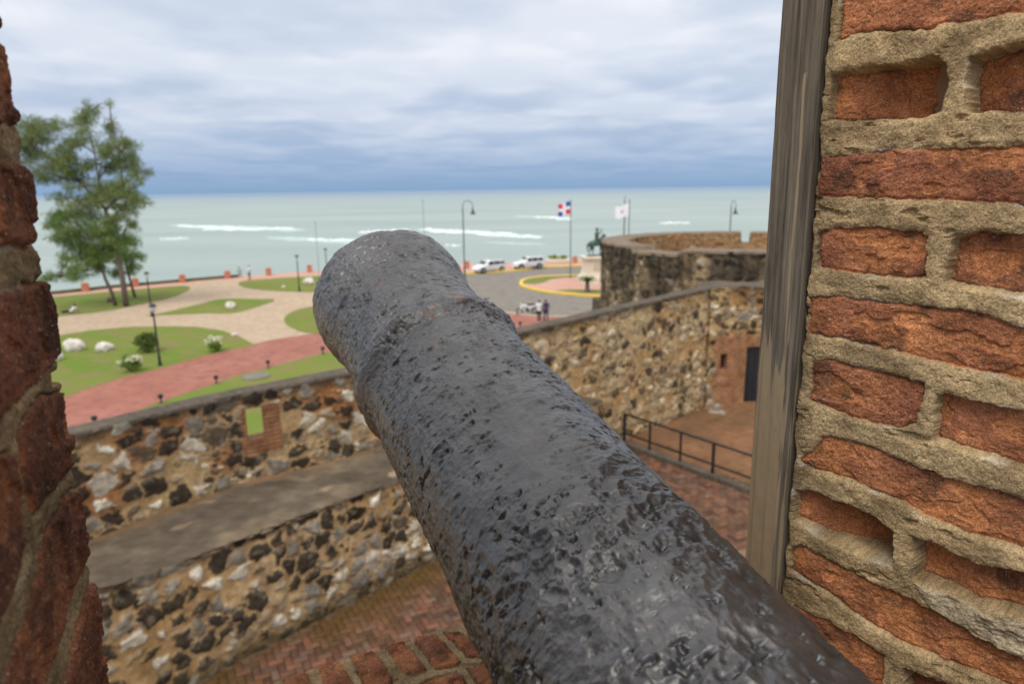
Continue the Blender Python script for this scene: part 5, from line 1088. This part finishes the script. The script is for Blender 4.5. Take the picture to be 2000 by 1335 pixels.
# ================================================================== cars
M_car = mat('white_car_paint', (.78, .79, .80), (.72, .73, .74), .8, .28, coat=.5); M_glass = mat('dark_car_glass', (.015, .018, .022), None, 1, .08, spec=.7); M_tyre = mat('tyre_rubber', (.02, .02, .02), None, 1, .85); M_rim = mat('alloy_rim', (.45, .46, .48), None, 1, .3, metal=.8)
M_hl = mat('headlight_glass', (.7, .74, .78), None, 1, .1); M_tl = mat('tail_light_red', (.5, .02, .02), None, 1, .2); M_plate = mat('number_plate', (.75, .75, .7), None, 1, .5)
def car(p, rz, L_, W_, H_, kind, label):
    r = empty('parked_car', p, rz)
    # side profile (x forward): station -> (z_bottom, z_belt, z_roof, half width belt, half width roof)
    if kind == 'mpv': S = [(-.50,.42,.72,.80,.80,.62),(-.492,.34,.92,.98,.88,.70),(-.46,.30,1.02,1.28,.93,.72),(-.40,.28,1.03,1.52,.95,.74),(-.30,.26,1.02,1.60,.97,.77),(-.10,.25,1.0,1.64,1,.79),(.06,.25,.98,1.63,1,.79),(.16,.25,.97,1.50,1,.77),(.28,.26,.97,1.05,.98,.82),(.36,.27,.93,.955,.95,.85),(.44,.28,.80,.84,.90,.80),(.485,.32,.66,.70,.80,.70),(.50,.40,.55,.58,.68,.6)]
    else: S = [(-.50,.46,.80,.84,.86,.8),(-.494,.38,1.05,1.40,.90,.74),(-.475,.34,1.12,1.66,.94,.78),(-.40,.32,1.12,1.74,.96,.80),(-.2,.30,1.1,1.78,1,.82),(.0,.30,1.09,1.77,1,.82),(.10,.30,1.08,1.70,1,.81),(.19,.30,1.08,1.18,.99,.86),(.30,.31,1.04,1.08,.97,.88),(.42,.32,.98,1.02,.93,.85),(.475,.36,.86,.90,.88,.8),(.50,.45,.70,.74,.78,.7)]
    k_ = H_/(1.64 if kind == 'mpv' else 1.78); hw = W_/2; V = []; sec = 14
    for (x, zb, zt, zr, wb, wr) in S:
        ring = [(0, zb), (.80, zb), (.97, zb+.10), (1.0, (zb+zt)/2), (.99, zt-.03), (.965, zt)]
        half = [(w_*wb*hw, z*k_) for w_, z in ring]; f = max(0, min(1, (zr-zt)/.3)); half += [((wb*.955*(1-.5)+wr*.5)*hw, (zt+(zr-zt)*.5)*k_), (wr*hw*.98, (zr-.05*f)*k_), (wr*hw*.86, (zr-.0)*k_), (wr*hw*.4, (zr+.012*f)*k_), (0, (zr+.018*f)*k_)]
        half = [(a if i_ else 0, z) for i_, (a, z) in enumerate(half)]
        full = half+[(-a, z) for a, z in reversed(half[1:-1])]
        V += [(x*L_, a, z) for a, z in full]
    n = len(full); F = []
    for i_ in range(len(S)-1):
        for k in range(n): j_ = (k+1) % n; F.append((i_*n+k, i_*n+j_, (i_+1)*n+j_, (i_+1)*n+k))
    F.append(tuple(range(n))); F.append(tuple(reversed(range((len(S)-1)*n, len(S)*n))))
    bd = mesh_obj('body', V, F, M_car, r, True); md = bd.modifiers.new('ss', 'SUBSURF'); md.levels = 1; md.render_levels = 2
    def prof_at(x):   # belt, roof z and widths at fraction x
        xs = [s[0] for s in S]; g = [float(np.interp(x, xs, [s[i_] for s in S])) for i_ in range(1, 6)]; return g
    def side(x0, x1, s, name='side_window'):
        nn3 = 8; V = []
        for t in np.linspace(0, 1, nn3):
            x = x0+(x1-x0)*t; zb, zt, zr, wb, wr = prof_at(x)
            lo_, hi_ = zt+.05, max(zt+.07, zr-.13)
            for z in (lo_, hi_):
                f = (z-zt)/max(zr-zt, .01); wd = (wb*.962*(1-f)+wr*.985*f)*hw+.016; V.append((x*L_, s*wd, z*k_))
        F = [(2*i_, 2*i_+2, 2*i_+3, 2*i_+1) for i_ in range(nn3-1)]; o = mesh_obj(name, V, F, M_glass, r); md = o.modifiers.new('so', 'SOLIDIFY'); md.thickness = .02; md.offset = 0
    spans = [(-.43, -.29), (-.27, -.07), (-.05, .125)] if kind == 'mpv' else [(-.44, -.27), (-.25, -.07), (-.05, .10)]
    for s in (1, -1):
        for a, c_ in spans: side(a, c_, s)
    def cross(xa, xb, za, zb_, wa, wb_, name, m=M_glass):
        V = [(xa*L_, -wa, za*k_), (xa*L_, wa, za*k_), (xb*L_, wb_, zb_*k_), (xb*L_, -wb_, zb_*k_)]; o = mesh_obj(name, V, [(0, 1, 2, 3)], m, r); md = o.modifiers.new('so', 'SOLIDIFY'); md.thickness = .035; md.offset = 0; return o
    if kind == 'mpv': cross(.285, .155, 1.04, 1.53, .72*hw/1.0*1.05, .62*hw*1.05, 'windscreen'); cross(-.476, -.425, 1.10, 1.46, .66*hw, .60*hw, 'rear_window')
    else: cross(.195, .108, 1.15, 1.68, .80*hw, .70*hw, 'windscreen'); cross(-.492, -.482, 1.2, 1.58, .74*hw, .68*hw, 'rear_window')
    for x in ((-.31, .315) if kind == 'mpv' else (-.30, .33)):
        for s in (1, -1):
            R_ = .33 if kind == 'mpv' else .36
            b = MB(); b.lathe([(R_*.62, -.11), (R_*.95, -.115), (R_, -.08), (R_, .08), (R_*.95, .115), (R_*.62, .11)], (x*L_, s*(hw-.075), R_), 24, axis='y'); wh = b.build('wheel', M_tyre, r, True)
            b = MB(); b.lathe([(.05, s*.12), (R_*.25, s*.13), (R_*.62, s*.10), (R_*.66, s*.06)], (x*L_, s*(hw-.075), R_), 20, axis='y'); b.build('rim', M_rim, wh)
            b = MB(); b.lathe([(.02, s*.0), (R_*1.16, s*.01), (R_*1.16, s*.055), (.02, s*.06)], (x*L_, s*(hw-.058), R_*1.05), 24, axis='y'); b.build('wheel_arch', M_tyre, r)
    for s in (1, -1):
        b = MB(); b.blob((.455*L_, s*.66*hw, .68*k_), (.17, .14, .09)); b.build('headlight', M_hl, r, True)
        b = MB(); b.blob((-.485*L_, s*.78*hw, 1.0*k_), (.07, .07, .18)); b.build('tail_light', M_tl, r, True)
        b = MB(); b.blob((.19*L_, s*(hw+.09), 1.06*k_), (.07, .10, .07)); b.build('side_mirror', M_car, r, True)
        b = MB(); b.box((-.12*L_, s*.70*hw, H_+.015), (.36*L_, .035, .03)); b.build('roof_rail', M_grey_m, r)
    b = MB(); b.box((.492*L_, 0, .47*k_), (.05, .9*hw, .12), bev=.01); b.build('grille', M_tyre, r); b = MB(); b.box((.505*L_, 0, .38), (.02, .46, .12)); b.build('number_plate', M_plate, r)
    tag(r, label, 'car', 'white cars parked along the yellow kerb'); return r
a = at(943, 534.3); c_ = at(981, 530.5); dv = a-c_; az1 = math.atan2(dv[1], dv[0]); pc = (a+c_)/2; nrm = np.array([-math.sin(az1), math.cos(az1), 0]); print('car1 wb', np.hypot(*dv[:2]), 'dist', pc[1], math.degrees(az1))
sgn = 1 if np.dot(nrm, [0, 1, 0]) > 0 else -1
car(pc+nrm*sgn*.8+np.array([0, 0, .012]), az1, 4.45, 1.78, 1.55, 'mpv', 'left of the two white cars, the long low estate parked nearest the tall curved lamp')
a = at(1020, 527); c_ = at(1053, 525); dv = a-c_; az2 = math.atan2(dv[1], dv[0]); pc = (a+c_)/2; nrm = np.array([-math.sin(az2), math.cos(az2), 0]); sgn = 1 if nrm[1] > 0 else -1; print('car2 wb', np.hypot(*dv[:2]), math.degrees(az2))
car(pc+nrm*sgn*.8+np.array([0, 0, .012]), az2, 4.0, 1.76, 1.62, 'suv', 'right of the two white cars, the boxier off-road car with dark rear windows')
# ================================================================== motorcycles
def moto(p, rz, label):
    r = empty('motorcycle', p, rz)
    for x in (-.66, .66):
        b = MB(); R_ = .30; P = [(x+R_*math.cos(t)*.88, 0, R_+R_*.88*math.sin(t)) for t in np.linspace(0, 2*math.pi, 25)]; b.tube(P, .045, 8, caps=False); wh = b.build('wheel', M_tyre, r, True)
        b = MB(); b.lathe([(.02, -.03), (.06, -.03), (.06, .03), (.02, .03)], (x, 0, R_), 12, axis='y')
        for t in np.linspace(0, 2*math.pi, 9)[:-1]: b.tube([(x, 0, R_), (x+.24*math.cos(t), 0, R_+.24*math.sin(t))], .008, 5)
        b.build('rim', M_rim, wh)
    b = MB(); b.tube([(.66, 0, .30), (.50, 0, .75), (.42, 0, .98)], .03, 8); b.build('fork', M_rim, r)
    b = MB(); b.tube([(.36, -.30, 1.02), (.42, -.12, .99), (.42, .12, .99), (.36, .30, 1.02)], .016, 8); b.build('handlebar', M_tyre, r)
    b = MB(); b.capsule((.28, 0, .72), (-.05, 0, .66), .13, .11); b.capsule((.45, 0, .72), (.52, 0, .55), .10, .12); b.capsule((-.1, 0, .55), (-.55, 0, .66), .11, .09); b.capsule((.3, 0, .42), (-.25, 0, .38), .07, .10); b.remesh('fairing', M_car, r, .02)
    b = MB(); b.capsule((-.02, 0, .78), (-.55, 0, .82), .085, .07); b.build('seat', M_tyre, r, True)
    b = MB(); b.capsule((.06, 0, .40), (-.12, 0, .36), .13, .12); b.tube([(-.1, -.12, .28), (-.75, -.14, .33)], .035, 8); b.build('engine', M_dark, r, True)
    b = MB(); b.blob((.52, 0, .88), (.08, .09, .09)); b.build('headlight', M_hl, r, True); b = MB(); b.tube([(-.05, .1, .3), (-.1, .26, .02)], .014, 6); b.build('stand', M_dark, r); tag(r, label, 'motorcycle', 'motorcycles parked at the road edge'); return r
m1 = moto(at(1030, 613.5), rad(192), 'white motorcycle parked at the road edge just left of the two walkers')
copy_thing(m1, at(944, 602), rad(170), 'white motorcycle mostly hidden behind the right flank of the cannon')
# ================================================================== people
M_skin = mat('brown_skin', (.22, .11, .065), (.26, .14, .085), 6, .6); M_hair = mat('black_hair', (.012, .010, .009), None, 1, .7)
def cloth(nm, c_): return mat(nm, c_, tuple(v*.8 for v in c_), 9, .9)
def person(p, rz, pose, shirt_c, pants_c, label, H_=1.73, shorts=False, tilt=None):
    r = empty('person', p, rz); k = H_/1.73
    if pose == 'walk': J = dict(pel=(0, 0, .93), ch=(0, .03, 1.32), nk=(0, .02, 1.47), hd=(0, .04, 1.62), ls=(-.19, .02, 1.41), rs=(.19, .02, 1.41), le=(-.25, -.08, 1.13), re=(.25, .06, 1.13), lw=(-.23, -.02, .88), rw=(.23, .22, .93), lh=(-.09, 0, .90), rh=(.09, 0, .90), lk=(-.10, .18, .50), rk=(.10, -.02, .49), la=(-.10, .20, .08), ra=(.10, -.30, .14), ff=(0, .16, -.03))
    elif pose == 'stand': J = dict(pel=(0, 0, .93), ch=(0, .0, 1.32), nk=(0, 0, 1.47), hd=(0, .02, 1.62), ls=(-.19, 0, 1.41), rs=(.19, 0, 1.41), le=(-.25, -.03, 1.13), re=(.25, -.03, 1.13), lw=(-.24, .05, .88), rw=(.24, .05, .88), lh=(-.09, 0, .90), rh=(.09, 0, .90), lk=(-.10, .02, .50), rk=(.11, .02, .49), la=(-.11, -.02, .08), ra=(.12, -.02, .08), ff=(0, .16, -.03))
    elif pose == 'sit': J = dict(pel=(0, 0, .48), ch=(0, .04, .86), nk=(0, .06, 1.01), hd=(0, .10, 1.16), ls=(-.19, .05, .95), rs=(.19, .05, .95), le=(-.24, .12, .70), re=(.24, .12, .70), lw=(-.16, .34, .62), rw=(.16, .34, .62), lh=(-.09, 0, .46), rh=(.09, 0, .46), lk=(-.13, .42, .47), rk=(.13, .42, .47), la=(-.13, .44, .08), ra=(.13, .44, .08), ff=(0, .16, -.03))
    else: J = dict(pel=(0, 0, .14), ch=(0, -.26, .42), nk=(0, -.33, .55), hd=(0, -.33, .70), ls=(-.19, -.30, .50), rs=(.19, -.30, .50), le=(-.27, -.46, .28), re=(.27, -.46, .28), lw=(-.28, -.55, .05), rw=(.28, -.55, .05), lh=(-.09, 0, .12), rh=(.09, 0, .12), lk=(-.11, .42, .24), rk=(.12, .44, .12), la=(-.11, .78, .08), ra=(.13, .84, .08), ff=(0, .05, .14))
    J = {a: Vector(v)*k for a, v in J.items()}; b = MB(); c = b.capsule
    def torso(cc, g): cc(J['pel']+Vector((-.07, 0, 0)), J['pel']+Vector((.07, 0, 0)), .115+g, .115+g); cc(J['pel'], J['ch'], .125+g, .135+g); cc(J['ls']*.75+J['rs']*.25, J['rs']*.75+J['ls']*.25, .095+g, .095+g); cc(J['ch']*.8+J['ls']*.2, J['ch']*.8+J['rs']*.2, .12+g, .12+g)
    torso(c, 0); c(J['ch'], J['nk'], .08, .058); c(J['nk'], J['hd'], .052, .05)
    hd = J['hd']; b.blob(hd+Vector((0, 0, .015)), (.076, .094, .115)); c(hd+Vector((0, .06, -.06)), hd+Vector((0, .07, -.065)), .045, .035); c(hd+Vector((0, .092, .0)), hd+Vector((0, .106, -.018)), .010, .013)
    for s in (-1, 1): c(hd+Vector((s*.078, .0, .02)), hd+Vector((s*.078, .0, -.02)), .014, .012)
    for s, (sh, el, wr, hp, kn, an) in ((-1, ('ls', 'le', 'lw', 'lh', 'lk', 'la')), (1, ('rs', 're', 'rw', 'rh', 'rk', 'ra'))):
        c(J[sh], J[el], .052, .040); c(J[el], J[wr], .040, .026); d = (J[wr]-J[el]).normalized(); pm_ = J[wr]+d*.045; c(J[wr], pm_+d*.03, .026, .030)
        lat = Vector((0, 1, 0)) if abs(d.y) < .7 else Vector((1, 0, 0)); lat = (lat-d*lat.dot(d)).normalized(); inn = Vector((-s, 0, 0)) if pose in ('walk', 'stand') else Vector((0, 0, -1)); inn = (inn-d*inn.dot(d)).normalized()
        for q, ln2 in zip((-1.5, -.5, .5, 1.5), (.060, .072, .078, .070)):
            s0_ = pm_+d*.04+lat*q*.0185; s1_ = s0_+d*ln2*.5+inn*.006; c(s0_, s1_, .0085, .008); c(s1_, s1_+d*ln2*.4+inn*.018, .008, .007)
        c(J[wr]+d*.025+lat*.022, J[wr]+d*.06+lat*.048+inn*.012, .011, .010); c(J[wr]+d*.06+lat*.048+inn*.012, J[wr]+d*.09+lat*.05+inn*.02, .010, .008)
        c(J[hp], J[kn], .082, .056); c(J[kn], J[an], .054, .036); c(J[an], J[an]+J['ff']*.8, .036, .028)
    body = b.remesh('body', M_skin, r, .0085)
    b = MB(); c = b.capsule; torso(c, .018)
    c(J['ls'], J['ls'].lerp(J['le'], .62), .068, .062); c(J['rs'], J['rs'].lerp(J['re'], .62), .068, .062); b.remesh('shirt', cloth('shirt_cloth', shirt_c), r, .016)
    b = MB(); c = b.capsule; c(J['pel']+Vector((-.07, 0, -.02)), J['pel']+Vector((.07, 0, -.02)), .137, .137); c(J['lh'], J['lk'], .098, .070); c(J['rh'], J['rk'], .098, .070)
    if not shorts: c(J['lk'], J['la']+Vector((0, 0, .01)), .068, .055); c(J['rk'], J['ra']+Vector((0, 0, .01)), .068, .055)
    b.remesh('shorts' if shorts else 'trousers', cloth('leg_cloth', pants_c), r, .016)
    for an in ('la', 'ra'):
        b = MB(); b.capsule(J[an]+Vector((0, -.03, -.035)), J[an]+J['ff']+Vector((0, 0, -.005)), .045, .040); b.remesh('shoe', cloth('shoe_leather', (.6, .6, .6) if pose == 'walk' and shirt_c[0] > .5 else (.05, .05, .06)), r, .014)
    b = MB(); b.blob(hd+Vector((0, -.014, .045)), (.084, .092, .098)); b.remesh('hair', M_hair, r, .012)
    for s in (-1, 1): b = MB(); b.blob(hd+Vector((s*.03, .088, .015)), (.012, .008, .008)); b.build('eye', M_tyre, body, True)
    tag(r, label, 'person'); return r
person(at(1053, 629), rad(-8), 'walk', (.78, .80, .84), (.03, .03, .035), 'walking person in a white shirt and dark trousers on the red path beside the motorcycle')
person(at(1066.5, 628), rad(6), 'walk', (.075, .045, .12), (.04, .045, .07), 'walking person in a dark purple shirt, right of the one in white')
person(at(488, 546), rad(150), 'stand', (.80, .80, .86), (.22, .15, .10), 'standing person in a white top and brown shorts on the sea edge', 1.7, shorts=True)
ps = at(468, 542); person(ps+np.array([0, .1, .02]), rad(20), 'sit', (.42, .46, .46), (.18, .24, .18), 'seated person in pale grey on the low sea wall, left of the standing one')
person(at(140, 611), rad(88), 'recline', (.80, .80, .82), (.05, .03, .035), 'person reclining on the grass in a white shirt near the left brick wall')
print('DONE')
